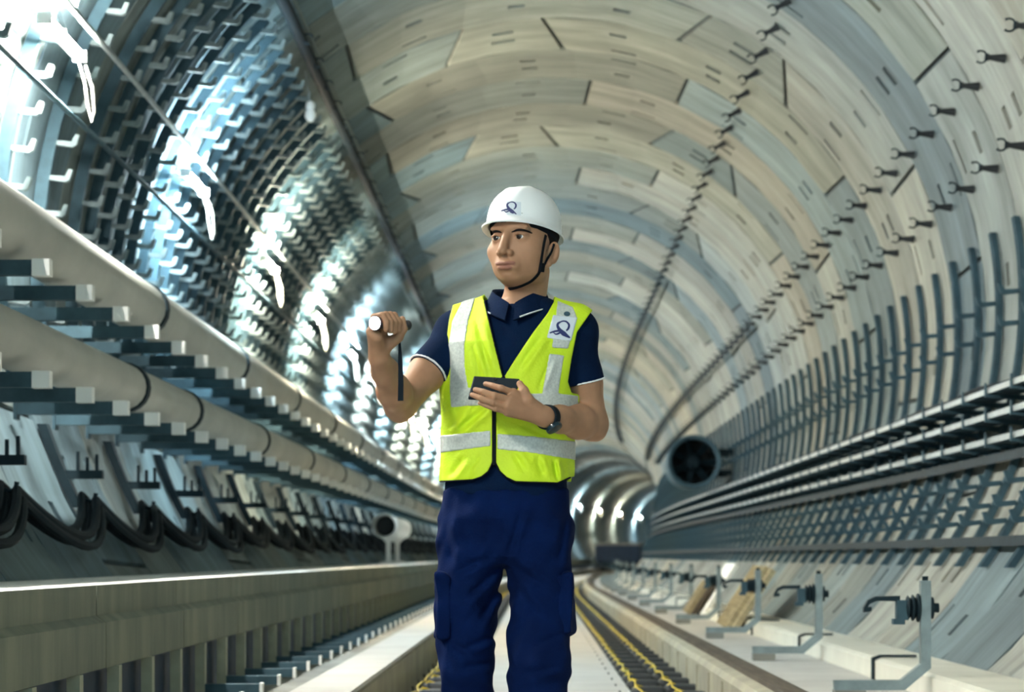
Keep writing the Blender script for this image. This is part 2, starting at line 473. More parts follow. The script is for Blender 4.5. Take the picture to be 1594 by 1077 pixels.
mts = [M_TUBE_W, M_TUBE_C, M_TUBE_Y, M_TUBE_Y, M_TUBE_C]
i = -3
while s < 190:
    if i < 0:
        lb = ['lit tube lamp on the left wall nearest the walking worker, out of frame', 'lit tube lamp on the left wall level with the camera', 'lit tube lamp on the left wall just behind the camera', 'lit tube lamp on the left wall farthest behind the camera'][-1 - i]
    else:
        k += 1; lb = f'{nth(k)} lit tube lamp from the near end of the left wall'
    tube_lamp(s, lb, mts[i % 5] if i >= 0 else M_TUBE_W); s += 5.1 if s < 105 else 12.5; i += 1

def ratio_pt(ratio, r):
    """point of the cross-section with X = ratio * H at radius r about the axis"""
    A = 1 + ratio ** 2; B = -2 * (1.63 + ratio * AX); Cc = 1.63 ** 2 + AX ** 2 - r * r
    H = (-B + math.sqrt(B * B - 4 * A * Cc)) / (2 * A)
    return ratio * H, hz(H)
for ratio, r, rad, lb, m in ((-.846, 2.69, .016, 'pale conduit running just above the left wall tube lamps', M_TRAY), (-1.052, 2.69, .014, 'thin dark conduit running just below the left wall tube lamps', M_STEELB)):
    x, z = ratio_pt(ratio, r)
    tag(MB().sweep(circ(x, z, rad, 8), slist(9, 150, 3)).build('conduit', m, None, True), lb, 'conduit')

# ------------------------------------------------------------ claw clamps on studs (rows along the walls)
def claw_parts(t):
    # local: +x points away from the wall into the bore
    Mx = Matrix.Rotation(PI / 2, 4, 'Y')
    MB().lathe([(.030, 0), (.028, .01), (.017, .085), (.017, .10), (.022, .10), (.022, .112)], 14, Mx).build('stud', M_BLACK, t, True)
    a = np.linspace(math.radians(50), math.radians(310), 16)
    c = .112 + .034
    mb = MB().tube([(c - .036 * math.cos(q) * -1 if False else c + .036 * math.cos(q), 0, .036 * math.sin(q)) for q in a], [.006 if 0 < j < 15 else .009 for j in range(16)], 8)
    mb.box(.10, .122, -.014, .014, -.02, .02)
    mb.build('claw', M_DARK, t, True)
def claw_far():
    Mx = Matrix.Rotation(PI / 2, 4, 'Y')
    mb = MB().lathe([(.030, 0), (.017, .09), (.022, .112)], 8, Mx)
    a = np.linspace(math.radians(50), math.radians(310), 9); c = .146
    mb.tube([(c + .036 * math.cos(q), 0, .036 * math.sin(q)) for q in a], .007, 5)
    return mb.mesh('claw_clamp', M_DARK)
cfm = claw_far(); cproto = None
def claw_row(phi, tilt, s0, s1, pitch, where, jit=0.0):
    global cproto
    x, z = ring_pt(phi, RAD - .012)
    k = 0; s = s0; side = 1 if math.cos(phi) > 0 else -1
    grp = f'claw clamps in the {where}'
    while s < s1:
        k += 1; lb = f'{nth(k)} dark claw clamp on a conical stud in the {where}'
        M = frame(s, x, z) @ (Matrix.Rotation(PI - tilt, 4, 'Y') if side > 0 else Matrix.Rotation(tilt, 4, 'Y'))
        if s < 36:
            if cproto is None:
                cproto = thing('claw_clamp', lb, 'cable clamp', M, grp); claw_parts(cproto)
            else: clone(cproto, M, lb, grp)
        else:
            o = link('claw_clamp', cfm, None, M); tag(o, lb, 'cable clamp', grp)
        s += pitch
R30 = math.radians(30)
claw_row(math.radians(54.8), math.radians(28), 18.95, 92, .93, 'upper row on the right wall')
claw_row(math.radians(26.6), math.radians(-4), 13.6, 80, .93, 'middle row on the right wall')
claw_row(math.radians(16.9), math.radians(-4), 14.9, 70, .93, 'lower row on the right wall')
claw_row(math.radians(131), math.radians(35), 19.0, 70, .93, 'row high on the left wall')
# cables lying in the high left row
x, z = ring_pt(math.radians(131), RAD - .10)
tag(MB().sweep(circ(x, z, .045, 12), slist(17, 120, 3)).build('trunk_cable', M_CABLE, None, True), 'thick black cable high on the left wall held by the claws', 'cable')
x2, z2 = ring_pt(math.radians(129.3), RAD - .06)
tag(MB().sweep(circ(x2, z2, .012, 8), slist(17, 120, 3)).build('feeder_cable', M_CABLEG, None, True), 'thin grey cable beside the thick black cable high left', 'cable')
# cables in the distant stretch of the right rows
for ph, s0, lb in ((54.8, 38, 'black cable clipped in the distant stretch of the upper right claw row'), (26.6, 33, 'black cable clipped in the distant stretch of the middle right claw row')):
    x, z = ring_pt(math.radians(ph), RAD - .12)
    tag(MB().sweep(circ(x, z, .02, 8), slist(s0, 150, 3)).build('feeder_cable', M_CABLE, None, True), lb, 'cable')
# small unlit lamp hanging by its lead
t = thing('hanging_lamp', 'small unlit white lamp dangling on a lead below the high left cable', 'lamp', frame(20.6, -1.78, hz(3.48)))
MB().lathe([(.012, .11), (.03, .10), (.038, .07), (.034, .045), (.03, .04)][::-1], 16).build('holder', M_WHITE, t, True)
MB().lathe([(.006, -.055), (.03, -.04), (.045, -.012), (.042, .02), (.03, .04)], 16).build('bulb', M_WHITE, t, True)
MB().tube([(0, 0, .10), (-.02, 0, .2), (-.035, -.05, .34), (-.06, -.1, .44)], .007, 6).build('lead', M_TRAY, t, True)

# ------------------------------------------------------------ right wall: ribs, trays, rails
def right_rib_mesh_parts(t):
    hs = np.linspace(-.06, 2.14, 24)
    for q, y in enumerate((-.042, .020)):
        a = [(wall_x(hz(h), 1, RAD - .055), hz(h)) for h in hs]; b = [(wall_x(hz(h), 1, RAD - .016), hz(h)) for h in hs]
        MB().prism(a + b[::-1], y, y + .024).build('channel', M_STEELB, t)
    hmr = hook_mesh(1, .12, .06, .016, .022).mesh('hook', M_STEELB)
    for h in RHOOKS:
        o = link('hook', hmr, t); o.location = (wall_x(hz(h), 1, RAD - .056), 0, hz(h))
    mb = None
    for h in TRAYH:
        MB().prism([(wall_x(hz(h), 1, RAD - .055), hz(h) - .05), (wall_x(hz(h), 1, RAD - .055), hz(h) - .013), (2.694, hz(h) - .013), (2.690, hz(h) + .055), (2.682, hz(h) + .055), (2.682, hz(h) - .028)], -.018, .018).build('tray_arm', M_STEELB, t)
RHOOKS = (1.66, 1.46, .425, .29, .19)
TRAYH = (.98, .83, .68)
def right_rib_far():
    hs = np.linspace(-.06, 2.14, 14)
    mb = MB()
    for y in (-.042, .02):
        a = [(wall_x(hz(h), 1, RAD - .055), hz(h)) for h in hs]; b = [(wall_x(hz(h), 1, RAD - .016), hz(h)) for h in hs]
        mb.prism(a + b[::-1], y, y + .024)
    for h in RHOOKS:
        x = wall_x(hz(h), 1, RAD - .056); z = hz(h)
        mb.prism([(x + a, z + b) for a, b in [(0, 0), (-.1, -.012), (-.12, 0), (-.138, .06), (-.116, .064), (-.096, .022), (0, .028)]], -.016, .016)
    for h in TRAYH:
        mb.prism([(wall_x(hz(h), 1, RAD - .055), hz(h) - .05), (wall_x(hz(h), 1, RAD - .055), hz(h) - .013), (2.694, hz(h) - .013), (2.690, hz(h) + .055), (2.682, hz(h) + .055), (2.682, hz(h) - .028)], -.018, .018)
    return mb.mesh('tray_rib', M_STEELB)
rf = right_rib_far(); rp = None
s = 13.1; k = 0
while s < 100:
    k += 1; lb = f'{nth(k)} double steel rib with hooks from the near end of the right wall'
    if s < 32:
        if rp is None:
            rp = thing('tray_rib', lb, 'cable rib', frame(s), 'steel ribs on the right wall'); right_rib_mesh_parts(rp)
        else: clone(rp, frame(s), lb)
    else:
        tag(link('tray_rib', rf, None, frame(s)), lb, 'cable rib', 'steel ribs on the right wall')
    s += .84
S_R = slist(11, 150, 2.1)
for h, nm in zip(TRAYH, ('uppermost', 'middle', 'lowest')):
    z = hz(h); xr = min(2.90, wall_x(z, 1, RAD - .055) - .025)
    t = thing('cable_tray', f'{nm} of three zinc cable trays stacked along the right wall', 'cable tray', frame(11), 'cable trays on the right wall')
    inv = t.matrix_world.inverted()
    for nme, prof, mm in (('tray_bed', [(2.705, z - .006), (2.705, z), (xr, z), (xr, z - .006)], M_STEELB), ('side_rail', [(2.70, z - .008), (2.70, z + .026), (2.706, z + .026), (2.706, z - .008)], M_TRAY), ('side_rail', [(xr, z - .008), (xr, z + .045), (xr + .006, z + .045), (xr + .006, z - .008)], M_TRAY)):
        o = MB().sweep(prof, S_R).build(nme, mm, t); o.matrix_parent_inverse = inv
    for q in range(3):
        rr = (.02, .024, .017)[q]; xx = 2.735 + q * .046
        rnd = random.Random(q + int(h * 100)); pts = []
        for s in np.arange(11, 110, 1.05):
            pts.append(W(xx + rnd.uniform(-.0008, .0008), z + rr + .001 + (rnd.uniform(0, .03) if q == 0 and h > .9 else 0), float(s)))
        tag(MB().tube(pts, rr, 8).build('tray_cable', (M_CABLE, M_CABLEG, M_CABLE)[q], None, True), f"{('outer black', 'centre grey', 'inner black')[q]} cable lying in the {nm} right tray", 'cable', 'cables in the right trays')
for h, x, lb in ((.595, 2.79, 'dark steel rail running below the three right cable trays'), (.085, 2.562, 'dark steel rail along the foot of the right wall ribs')):
    tag(MB().sweep([(x - .012, hz(h) - .028), (x - .012, hz(h) + .028), (x + .03, hz(h) + .028), (x + .03, hz(h) + .018), (x, hz(h) + .018), (x, hz(h) - .028)], S_R).build('runner_rail', M_DARK), lb, 'rail')

# ------------------------------------------------------------ conductor-rail supports on the right floor
def rail_support():
    t = thing('conductor_support', '', 'rail bracket', frame(12), 'conductor rail brackets on the right floor')
    zf = .145
    w = .035; DZ = -.055
    # bent flat-section post: foot arm, diagonal, upright
    pr = [(1.36, .245), (1.68, .245), (1.80, .345), (1.80, .745), (1.755, .745), (1.755, .365), (1.663, .290), (1.36, .290)]
    MB().prism([(x, z + DZ) for x, z in pr], -w, w).build('post', M_STEEL, t)
    MB().box(1.36, 1.50, -.07, .07, zf + .002, .245 + DZ).build('foot_block', M_CONC, t)
    Mx = Matrix.Translation((1.755, 0, .62 + DZ)) @ Matrix.Rotation(-PI / 2, 4, 'Y')
    MB().lathe([(.05, 0), (.065, .008), (.065, .014), (.042, .02), (.06, .032), (.06, .038), (.040, .044), (.058, .056), (.052, .062), (.038, .066)], 18, Mx).build('insulator', M_DARK, t, True)
    mb = MB().box(1.645, 1.695, -.035, .035, .565 + DZ, .655 + DZ)
    mb.box(1.63, 1.68, -.04, .04, .545 + DZ, .57 + DZ)
    mb.build('clamp_block', M_STEELB, t)
    hk = [(1.66, .675), (1.55, .672), (1.515, .655), (1.495, .62), (1.495, .60), (1.53, .605), (1.53, .625), (1.512, .622), (1.522, .638), (1.555, .652), (1.66, .650)]
    MB().prism([(x, z + DZ) for x, z in hk], -.025, .025).build('claw', M_DARK, t)
    MB().lathe([(.05, 0), (.05, .014), (.022, .016), (.022, .04)], 12, Matrix.Translation((1.80, 0, .62 + DZ)) @ Matrix.Rotation(PI / 2, 4, 'Y')).build('bolt', M_DARK, t, True)
    mb = MB().box(1.765, 1.79, -.012, .012, .745 + DZ, .765 + DZ)
    mb.build('top_nut', M_DARK, t)
    return t
rs = rail_support(); k = 0; s = 11.94
while s < 85:
    k += 1; lb = f'{nth(k)} bent grey bracket with dark insulator from the near right floor'
    if k == 1: rs.matrix_world = frame(s); rs['label'] = lb
    else: clone(rs, frame(s), lb)
    s += 4.5
# floor duct at the wall foot with clips
t = thing('floor_duct', 'pale duct lying along the foot of the right wall', 'duct', frame(9))
o = MB().sweep([(1.80, .148), (1.80, .245), (1.83, .26), (wall_x(.26, 1) - .02, .26), (wall_x(.148, 1) - .02, .148)], slist(9, 120, 3)).build('duct', M_DUCT, t); o.matrix_parent_inverse = t.matrix_world.inverted()
s = 13.9; k = 0; cl0 = None
while s < 60:
    k += 1
    m_ = MB().prism([(1.785, .147), (1.785, .26), (1.83, .277), (2.02, .277), (2.02, .265), (1.834, .265), (1.797, .251), (1.797, .147)], -.03, .03) if cl0 is None else None
    lb = f'{nth(k)} dark clip over the pale duct along the right wall foot'
    if cl0 is None: cl0 = m_.mesh('duct_clip', M_DARK)
    tag(link('duct_clip', cl0, None, frame(s)), lb, 'clip', 'clips over the floor duct'); s += 3.9

# ------------------------------------------------------------ black blocks with yellow clips and yellow cables beside the walkway floor
def block_parts(t):
    MB().box(-.105, .105, -.10, .10, 0, .095, None, .03).build('block', M_BLACK, t)
    MB().tube([(-.085, -.05, .02), (-.088, -.03, .085), (-.07, .0, .102), (-.03, .03, .088), (.0, .05, .075)], .0065, 8).build('clip', M_YELLOW, t, True)
    MB().tube([(-.1, .04, .005), (-.16, .05, .03), (-.17, .05, .07)], .006, 6).build('tie', M_BLACK, t)
bp_ = None
for X, s0, nm in ((.66, 12.9, 'left-hand row beside the floor strip'), (.87, 13.2, 'row against the right plinth'), (-.58, 12.6, 'row against the left plinth')):
    k = 0; s = s0
    while s < 62:
        k += 1; lb = f'{nth(k)} black block with yellow clip in the {nm}'
        M = frame(s, X, -.058)
        if bp_ is None:
            bp_ = thing('cable_block', lb, 'cable block', M, f'black blocks, {nm}'); block_parts(bp_)
        else: clone(bp_, M, lb, f'black blocks, {nm}')
        s += .80
    rnd = random.Random(3); pts = [W(X - .085 + .012 * math.sin(q * 2.1) , .062 + .008 * math.sin(q * 1.7), q * .35 + 11.) for q in range(260)]
    tag(MB().tube(pts, .0045, 6).build('yellow_cable', M_YELLOW, None, True), f'yellow cable threaded along the {nm}', 'cable')

# ------------------------------------------------------------ ventilation fan on the right wall
t = thing('jet_fan', 'dark round ventilation fan hung on the right wall in the distance', 'fan', frame(40, 2.42, hz(1.45)))
My = Matrix.Rotation(-PI / 2, 4, 'X')
MB().lathe([(.345, 0), (.40, -.03), (.415, 0), (.40, .06), (.39, .10), (.39, 1.5), (.37, 1.5), (.37, .1), (.345, 0)], 40, My, cap=False).build('casing', M_STEELB, t, True)
hub_ = MB().lathe([(.02, .10), (.10, .16), (.13, .3), (.13, .9)], 24, My).build('hub', M_DARK, t, True)
for q in range(7):
    a = q * 2 * PI / 7
    MB().box(.12, .36, -.004, .004, -.06, .06, Matrix.Rotation(a, 4, 'Y') @ Matrix.Translation((0, .34, 0)) @ Matrix.Rotation(.7, 4, 'X')).build('blade', M_DARK, hub_)
MB().lathe([(.369, 1.2), (.0, 1.2)], 24, My, cap=False).build('dark_backing', M_BLACK, t)  # black disc painting the shade deep inside the casing
for y in (.2, 1.2):
    MB().box(.30, .62, y - .04, y + .04, .12, .20).build('mounting_arm', M_DARK, t)
    MB().box(.30, .60, y - .04, y + .04, -.20, -.12).build('mounting_arm', M_DARK, t)

# ------------------------------------------------------------ boards leaning on the right wall
def lean_board(s, x0, L, Hh, thick, label, m, name, slats=0):
    M = frame(s, x0, .149) @ Matrix.Rotation(math.radians(33), 4, 'Y')
    t = thing(name, label, 'board', M)
    MB().box(-thick, 0, 0, L, 0, Hh).build('sheet', m, t)
    for q in range(slats):
        y = L * (q + .5) / slats
        MB().box(-thick - .05, -thick, y - .04, y + .04, 0, Hh).build('batten', M_WOOD, t)
    return t
lean_board(22.4, 1.72, 1.5, .62, .05, 'timber form panel with battens leaning on the right wall', M_WOOD, 'form_panel', 4)
lean_board(27.6, 1.78, 1.4, .66, .04, 'white board leaning on the right wall behind the timber panel', M_WHITE, 'leaning_board', 0)
lean_board(28.0, 1.70, 1.0, .40, .05, 'dark timber panel leaning in front of the white board', M_CAP, 'form_panel', 3)

# ------------------------------------------------------------ distant work wagon and stored pipe
sW = 128
t = thing('work_wagon', 'dark work wagon standing far down the tunnel on the track', 'wagon', frame(sW, .1, 0.0))
MB().box(-1.1, 1.1, 0, 5, .55, 1.35).build('body', M_NAVYP, t)
MB().box(-1.15, 1.15, -.05, 5.05, 1.35, 1.47).build('deck', M_CONC, t)
MB().box(-1.0, 1.0, -.1, 5.1, .42, .55).build('chassis', M_DARK, t)
for x in (-.72, .72):
    for y in (.9, 4.1):
        MB().lathe([(.42, -.06), (.46, -.05), (.46, -.03), (.42, -.02), (.42, .06)], 20, Matrix.Translation((x, y, .46)) @ Matrix.Rotation(PI / 2, 4, 'Y')).build('wheel', M_DARK, t, True)
t = thing('stored_pipe', 'short white pipe with dark open end resting on stands on the left walkway', 'pipe', frame(35, -2.03, hz(.41)))
MB().lathe([(.15, 0), (.17, 0), (.17, .35), (.155, .36), (.155, 4.2), (.135, 4.2), (.135, .05)], 24, My, cap=False).build('barrel', M_WHITE, t, True)
MB().lathe([(.134, .3), (0, .3)], 24, My, cap=False).build('dark_inside', M_BLACK, t)  # black disc painting the shade inside the open pipe
for y in (.9, 3.2):
    MB().prism([(-.12, -.512), (.12, -.512), (.12, -.49), (.03, -.47), (.03, -.22), (.13, -.12), (.10, -.10), (0, -.162), (-.10, -.10), (-.13, -.12), (-.03, -.22), (-.03, -.47), (-.12, -.49)], y - .03, y + .03).build('stand', M_WHITE, t)

# ------------------------------------------------------------ world, camera, view
w = bpy.data.worlds.new('World'); SC.world = w; w.use_nodes = True
w.node_tree.nodes['Background'].inputs[0].default_value = (.25, .55, .70, 1)
w.node_tree.nodes['Background'].inputs[1].default_value = .35
cd = bpy.data.cameras.new('Camera'); cam = bpy.data.objects.new('Camera', cd); COL.objects.link(cam)
cam.location = (0, 0, CAM_Z); cam.rotation_euler = (PI / 2, 0, 0)
cd.sensor_fit = 'HORIZONTAL'; cd.sensor_width = 36; cd.lens = F_PX / 1594 * 36
cd.shift_x = (797 - 834.5) / 1594; cd.shift_y = (866 - 538.5) / 1594
cd.clip_start = .1; cd.clip_end = 400
cd.dof.use_dof = True; cd.dof.focus_distance = 7.7; cd.dof.aperture_fstop = 5.4
SC.camera = cam
SC.view_settings.view_transform = 'Standard'; SC.view_settings.look = 'None'
SC.view_settings.gamma = 1; SC.view_settings.use_curve_mapping = False
SC.view_settings.exposure = 3.6
# ============================================================ the worker
D0 = 7.01
def P(u, v, d=D0):
    """point that the photograph shows at (u, v), taken at distance d"""
    return np.array([(u - 834.5) * d / F_PX, d, CAM_Z + (866 - v) * d / F_PX])
PX = D0 / F_PX

class Field:
    """signed distance grid; primitives are blended in and the zero level is meshed"""
    def __init__(self, lo, hi, res):
        self.lo = np.array(lo, float); self.res = res
        self.n = np.ceil((np.array(hi) - self.lo) / res).astype(int) + 1
        self.f = np.full(self.n, 1.0, np.float32)
    def block(self, lo, hi):
        a = np.clip(np.floor((np.array(lo) - self.lo) / self.res).astype(int), 0, self.n)
        b = np.clip(np.ceil((np.array(hi) - self.lo) / self.res).astype(int) + 1, 0, self.n)
        sl = tuple(slice(x, y) for x, y in zip(a, b))
        ax = [(self.lo[i] + np.arange(a[i], b[i]) * self.res).astype(np.float32) for i in range(3)]
        return sl, ax[0][:, None, None], ax[1][None, :, None], ax[2][None, None, :]
    def _do(self, fn, lo, hi, k, pad, op):
        pad = pad + k + 3 * self.res
        sl, X, Y, Z = self.block(np.array(lo) - pad, np.array(hi) + pad)
        if min(s.stop - s.start for s in sl) <= 0: return
        d = fn(X, Y, Z).astype(np.float32); g = self.f[sl]
        d = np.broadcast_to(d, g.shape)
        if op == 'add':
            h = np.maximum(k - np.abs(g - d), 0) / k if k > 0 else 0
            self.f[sl] = np.minimum(g, d) - h * h * k * .25
        else:
            d = -d
            h = np.maximum(k - np.abs(g - d), 0) / k if k > 0 else 0
            self.f[sl] = np.maximum(g, d) + h * h * k * .25
    def add(self, fn, lo, hi, k=0.0, pad=0.0): self._do(fn, lo, hi, k, pad, 'add')
    def sub(self, fn, lo, hi, k=0.0, pad=0.0): self._do(fn, lo, hi, k, pad, 'sub')
    def cone(self, a, b, ra, rb, k=0.0, op='add'):
        a = np.array(a, float); b = np.array(b, float); m = max(ra, rb)
        def fn(X, Y, Z):
            ab = b - a; L = float(ab @ ab) + 1e-12
            t = np.clip(((X - a[0]) * ab[0] + (Y - a[1]) * ab[1] + (Z - a[2]) * ab[2]) / L, 0, 1)
            return np.sqrt((X - a[0] - ab[0]*t)**2 + (Y - a[1] - ab[1]*t)**2 + (Z - a[2] - ab[2]*t)**2) - (ra + (rb - ra) * t)
        self._do(fn, np.minimum(a, b) - m, np.maximum(a, b) + m, k, 0, op)
    def chain(self, pts, rs, k=0.004):
        for a, b, ra, rb in zip(pts, pts[1:], rs, rs[1:]): self.cone(a, b, ra, rb, k)
    def ell(self, M, c, r, k=0.0, op='add', sc=1.0):
        """ellipsoid centred at local c with radii r; M: 4x4 local->world (rotation, translation), sc: local scale"""
        R = np.array(M.to_3x3()); T = np.array(M.translation)
        c = np.array(c, float) * sc; r = np.array(r, float) * sc; w = R @ c + T; m = float(max(r))
        def fn(X, Y, Z):
            dx, dy, dz = X - w[0], Y - w[1], Z - w[2]
            l = [R[0, i] * dx + R[1, i] * dy + R[2, i] * dz for i in range(3)]
            k0 = np.sqrt((l[0]/r[0])**2 + (l[1]/r[1])**2 + (l[2]/r[2])**2)
            k1 = np.sqrt((l[0]/r[0]**2)**2 + (l[1]/r[1]**2)**2 + (l[2]/r[2]**2)**2) + 1e-6
            return k0 * (k0 - 1) / k1
        self._do(fn, w - m, w + m, k, 0, op)
    def mesh(self):
        f = self.f; ins = f < 0
        c = np.zeros(tuple(s - 1 for s in f.shape), np.uint8)
        for i in (0, 1):
            for j in (0, 1):
                for l in (0, 1): c += ins[i:f.shape[0]-1+i, j:f.shape[1]-1+j, l:f.shape[2]-1+l]
        act = np.argwhere((c > 0) & (c < 8)); idx = np.full(c.shape, -1, np.int32); idx[tuple(act.T)] = np.arange(len(act))
        cor = np.array([(i, j, l) for i in (0, 1) for j in (0, 1) for l in (0, 1)])
        val = np.stack([f[tuple((act + q).T)] for q in cor], 1)
        pos = np.zeros((len(act), 3)); cnt = np.zeros(len(act))
        for a in range(8):
            for b in range(a + 1, 8):
                if np.abs(cor[a] - cor[b]).sum() != 1: continue
                va, vb = val[:, a], val[:, b]; m = (va < 0) != (vb < 0)
                t = np.where(m, va / np.where(m, va - vb, 1), 0)[:, None]
                pos += np.where(m[:, None], cor[a] + (cor[b] - cor[a]) * t, 0); cnt += m
        vs = self.lo + (act + pos / np.maximum(cnt, 1)[:, None]) * self.res
        quads = []
        for ax in range(3):
            o1, o2 = [(1, 2), (2, 0), (0, 1)][ax]
            A = [slice(None)] * 3; B = [slice(None)] * 3; A[ax] = slice(0, -1); B[ax] = slice(1, None)
            ia, ib = ins[tuple(A)], ins[tuple(B)]
            e = np.argwhere(ia != ib); s = ia[tuple(e.T)]
            ok = (e[:, o1] > 0) & (e[:, o2] > 0) & (e[:, o1] < f.shape[o1] - 1) & (e[:, o2] < f.shape[o2] - 1)
            e, s = e[ok], s[ok]
            u = np.zeros(3, int); u[o1] = 1; w = np.zeros(3, int); w[o2] = 1
            q = np.stack([idx[tuple((e - u - w).T)], idx[tuple((e - w).T)], idx[tuple(e.T)], idx[tuple((e - u).T)]], 1)
            q[~s] = q[~s][:, ::-1]; quads.append(q)
        return vs, np.concatenate(quads)
    def build(self, name, mat, parent=None):
        vs, q = self.mesh(); return np_mesh(name, vs, q, mat, parent)
def np_mesh(name, vs, q, mat, parent=None):
    me = bpy.data.meshes.new(name)
    me.vertices.add(len(vs)); me.vertices.foreach_set('co', vs.astype(np.float32).ravel())
    n = q.shape[1]
    me.loops.add(len(q) * n); me.loops.foreach_set('vertex_index', q.astype(np.int32).ravel())
    me.polygons.add(len(q)); me.polygons.foreach_set('loop_start', np.arange(len(q), dtype=np.int32) * n)
    me.update(calc_edges=True); me.validate()
    me.polygons.foreach_set('use_smooth', [True] * len(me.polygons))
    me.materials.append(mat)
    o = link(name, me, parent)
    if parent is not None: o.matrix_parent_inverse = parent.matrix_world.inverted()
    return o
def poly_sd(pts, U, V):
    """signed distance to a polygon (negative inside), vectorised"""
    p = np.array(pts, float); d = np.full(np.broadcast(U, V).shape, 1e9, np.float32); s = np.ones(d.shape, np.float32)
    for i in range(len(p)):
        a, b = p[i], p[i - 1]; e = b - a; wu, wv = U - a[0], V - a[1]
        t = np.clip((wu * e[0] + wv * e[1]) / (e @ e), 0, 1)
        d = np.minimum(d, (wu - e[0]*t)**2 + (wv - e[1]*t)**2)
        c1, c2, c3 = V >= a[1], V < b[1], e[0] * wv > e[1] * wu
        s = np.where((c1 & c2 & c3) | (~c1 & ~c2 & ~c3), -s, s)
    return s * np.sqrt(d)
def wob(X, Y, Z, sc, seed):
    """cheap wrinkle noise from a few crossed sines"""
    r = np.random.default_rng(seed); o = 0
    for i in range(5):
        k = r.normal(size=3); k /= np.linalg.norm(k); w = sc * r.uniform(.6, 1.7); ph = r.uniform(0, 6.3)
        o = o + np.sin((X * k[0] + Y * k[1] + Z * k[2]) * w + ph + 1.3 * np.sin(Z * w * .35 + ph * 2) + np.sin(X * w * .3 + i))
    return o / 5

# ---- materials
M_SKIN = mat('skin', (.40, .215, .125), .58, spec=.35, var=.12, scale=30)
nt = M_SKIN.node_tree; b_ = nt.nodes['Principled BSDF']
b_.inputs['Subsurface Weight'].default_value = .12; b_.inputs['Subsurface Radius'].default_value = (.012, .005, .003)
at_ = nt.nodes.new('ShaderNodeAttribute'); at_.attribute_name = 'lip'
mx_ = nt.nodes.new('ShaderNodeMix'); mx_.data_type = 'RGBA'; mx_.inputs[7].default_value = (.27, .115, .085, 1)
src = b_.inputs['Base Color'].links[0].from_socket
nt.links.new(src, mx_.inputs[6]); nt.links.new(at_.outputs['Fac'], mx_.inputs[0]); nt.links.new(mx_.outputs[2], b_.inputs['Base Color'])
M_HAIR = mat('black_hair', (.012, .010, .010), .9, spec=.1)
M_SHIRT = mat('navy_polo', (.0018, .011, .040), .9, spec=.08, var=.2, scale=20, bump=.25, bscale=260)
M_PANTS = mat('navy_trousers', (.0010, .0095, .058), .9, spec=.08, var=.3, scale=10, bump=.2, bscale=220)
M_VEST = mat('lime_vest', (.60, .82, .012), .65, var=.12, scale=8, bump=.2, bscale=150)
M_REFL = mat('reflective_tape', (.58, .62, .58), .45, .1, var=.25, scale=160, col2=(.42, .46, .44))
M_HELM = mat('helmet_white', (.80, .83, .84), .32)
M_BAND = mat('black_webbing', (.004, .006, .010), .8, spec=.12)
M_WPIPE = mat('white_piping', (.75, .77, .80), .6)
M_EYE = mat('eye_white', (.72, .70, .67), .2)
M_IRIS = mat('brown_iris', (.018, .010, .008), .15)
M_EMBLEM = mat('navy_emblem', (.004, .012, .11), .5)
M_PATCH = mat('pale_patch', (.62, .68, .74), .5)
M_TABLET = mat('tablet_shell', (.003, .010, .018), .5, spec=.2)
M_SCREEN = mat('dark_glass', (.01, .012, .016), .1)
M_TORCH = mat('torch_body', (.05, .055, .07), .35, .6)
M_LENS = emit('torch_light', (.88, .93, 1.0), 300)
M_BOOT = mat('boot_leather', (.012, .012, .013), .45)
M_WATCH = mat('watch_strap', (.003, .008, .014), .7, spec=.15)
M_WFACE = mat('watch_glass', (.006, .022, .033), .25)

person = thing('person', 'man in white helmet and lime vest walking with torch and tablet', 'person', Matrix.Translation((-.075, D0, 0)))
IDM = Matrix.Identity(4)

# ---- frames
yawT = math.radians(12)
Rt = np.array([[math.cos(yawT), math.sin(yawT)], [-math.sin(yawT), math.cos(yawT)]])      # torso turned to the left of the picture
def tloc(X, Y, cxv, cyv):
    dx, dy = X - cxv, Y - cyv
    return dx * math.cos(yawT) - dy * math.sin(yawT), dx * math.sin(yawT) + dy * math.cos(yawT)
TZ = np.array([.70, .90, 1.00, 1.09, 1.20, 1.30, 1.37, 1.42, 1.455, 1.50])
TA = np.array([.165, .168, .163, .162, .168, .178, .174, .145, .100, .06])
TB = np.array([.115, .118, .114, .110, .115, .122, .117, .098, .078, .05])
TCX = np.array([-.082, -.082, -.080, -.079, -.074, -.066, -.060, -.050, -.048, -.047])
TCY = D0 + .01
def torso(off, p=2.5, wr=0.0, wsc=30, seed=0):
    def fn(X, Y, Z):
        a = np.interp(Z, TZ, TA) + off; b = np.interp(Z, TZ, TB) + off; c = np.interp(Z, TZ, TCX)
        x, y = tloc(X, Y, c, TCY)
        u, v = np.abs(x) / a + 1e-5, np.abs(y) / b + 1e-5
        k = (u ** p + v ** p) ** (1 / p)
        g = np.sqrt((k ** (1 - p) * u ** (p - 1) / a) ** 2 + (k ** (1 - p) * v ** (p - 1) / b) ** 2)
        d = (k - 1) / (g + 1e-4)
        d = np.maximum(d, Z - (1.475 + off))
        if wr: d = d + wr * wob(X, Y, Z, wsc, seed)
        return d
    return fn
SH_L = np.array([-.207, D0 + .045, 1.400]); SH_R = np.array([.100, D0 - .025, 1.397])       # picture left / right
NECK0 = np.array([-.046, D0 + .02, 1.42])
EL_L = P(623, 630, 6.91); WR_L = P(590, 557, 6.70)
EL_R = P(921, 660, 7.02); WR_R = P(849, 649, 6.80)
HEAD_O = P(817, 376, 6.985)
HM = Matrix.Translation(HEAD_O) @ Matrix.Rotation(math.radians(-27.5), 4, 'Z') @ Matrix.Rotation(math.radians(-1.5), 4, 'X')
HS = 1.12
def hl(x, y, z): return np.array(HM @ Vector((x * HS, y * HS, z * HS)))

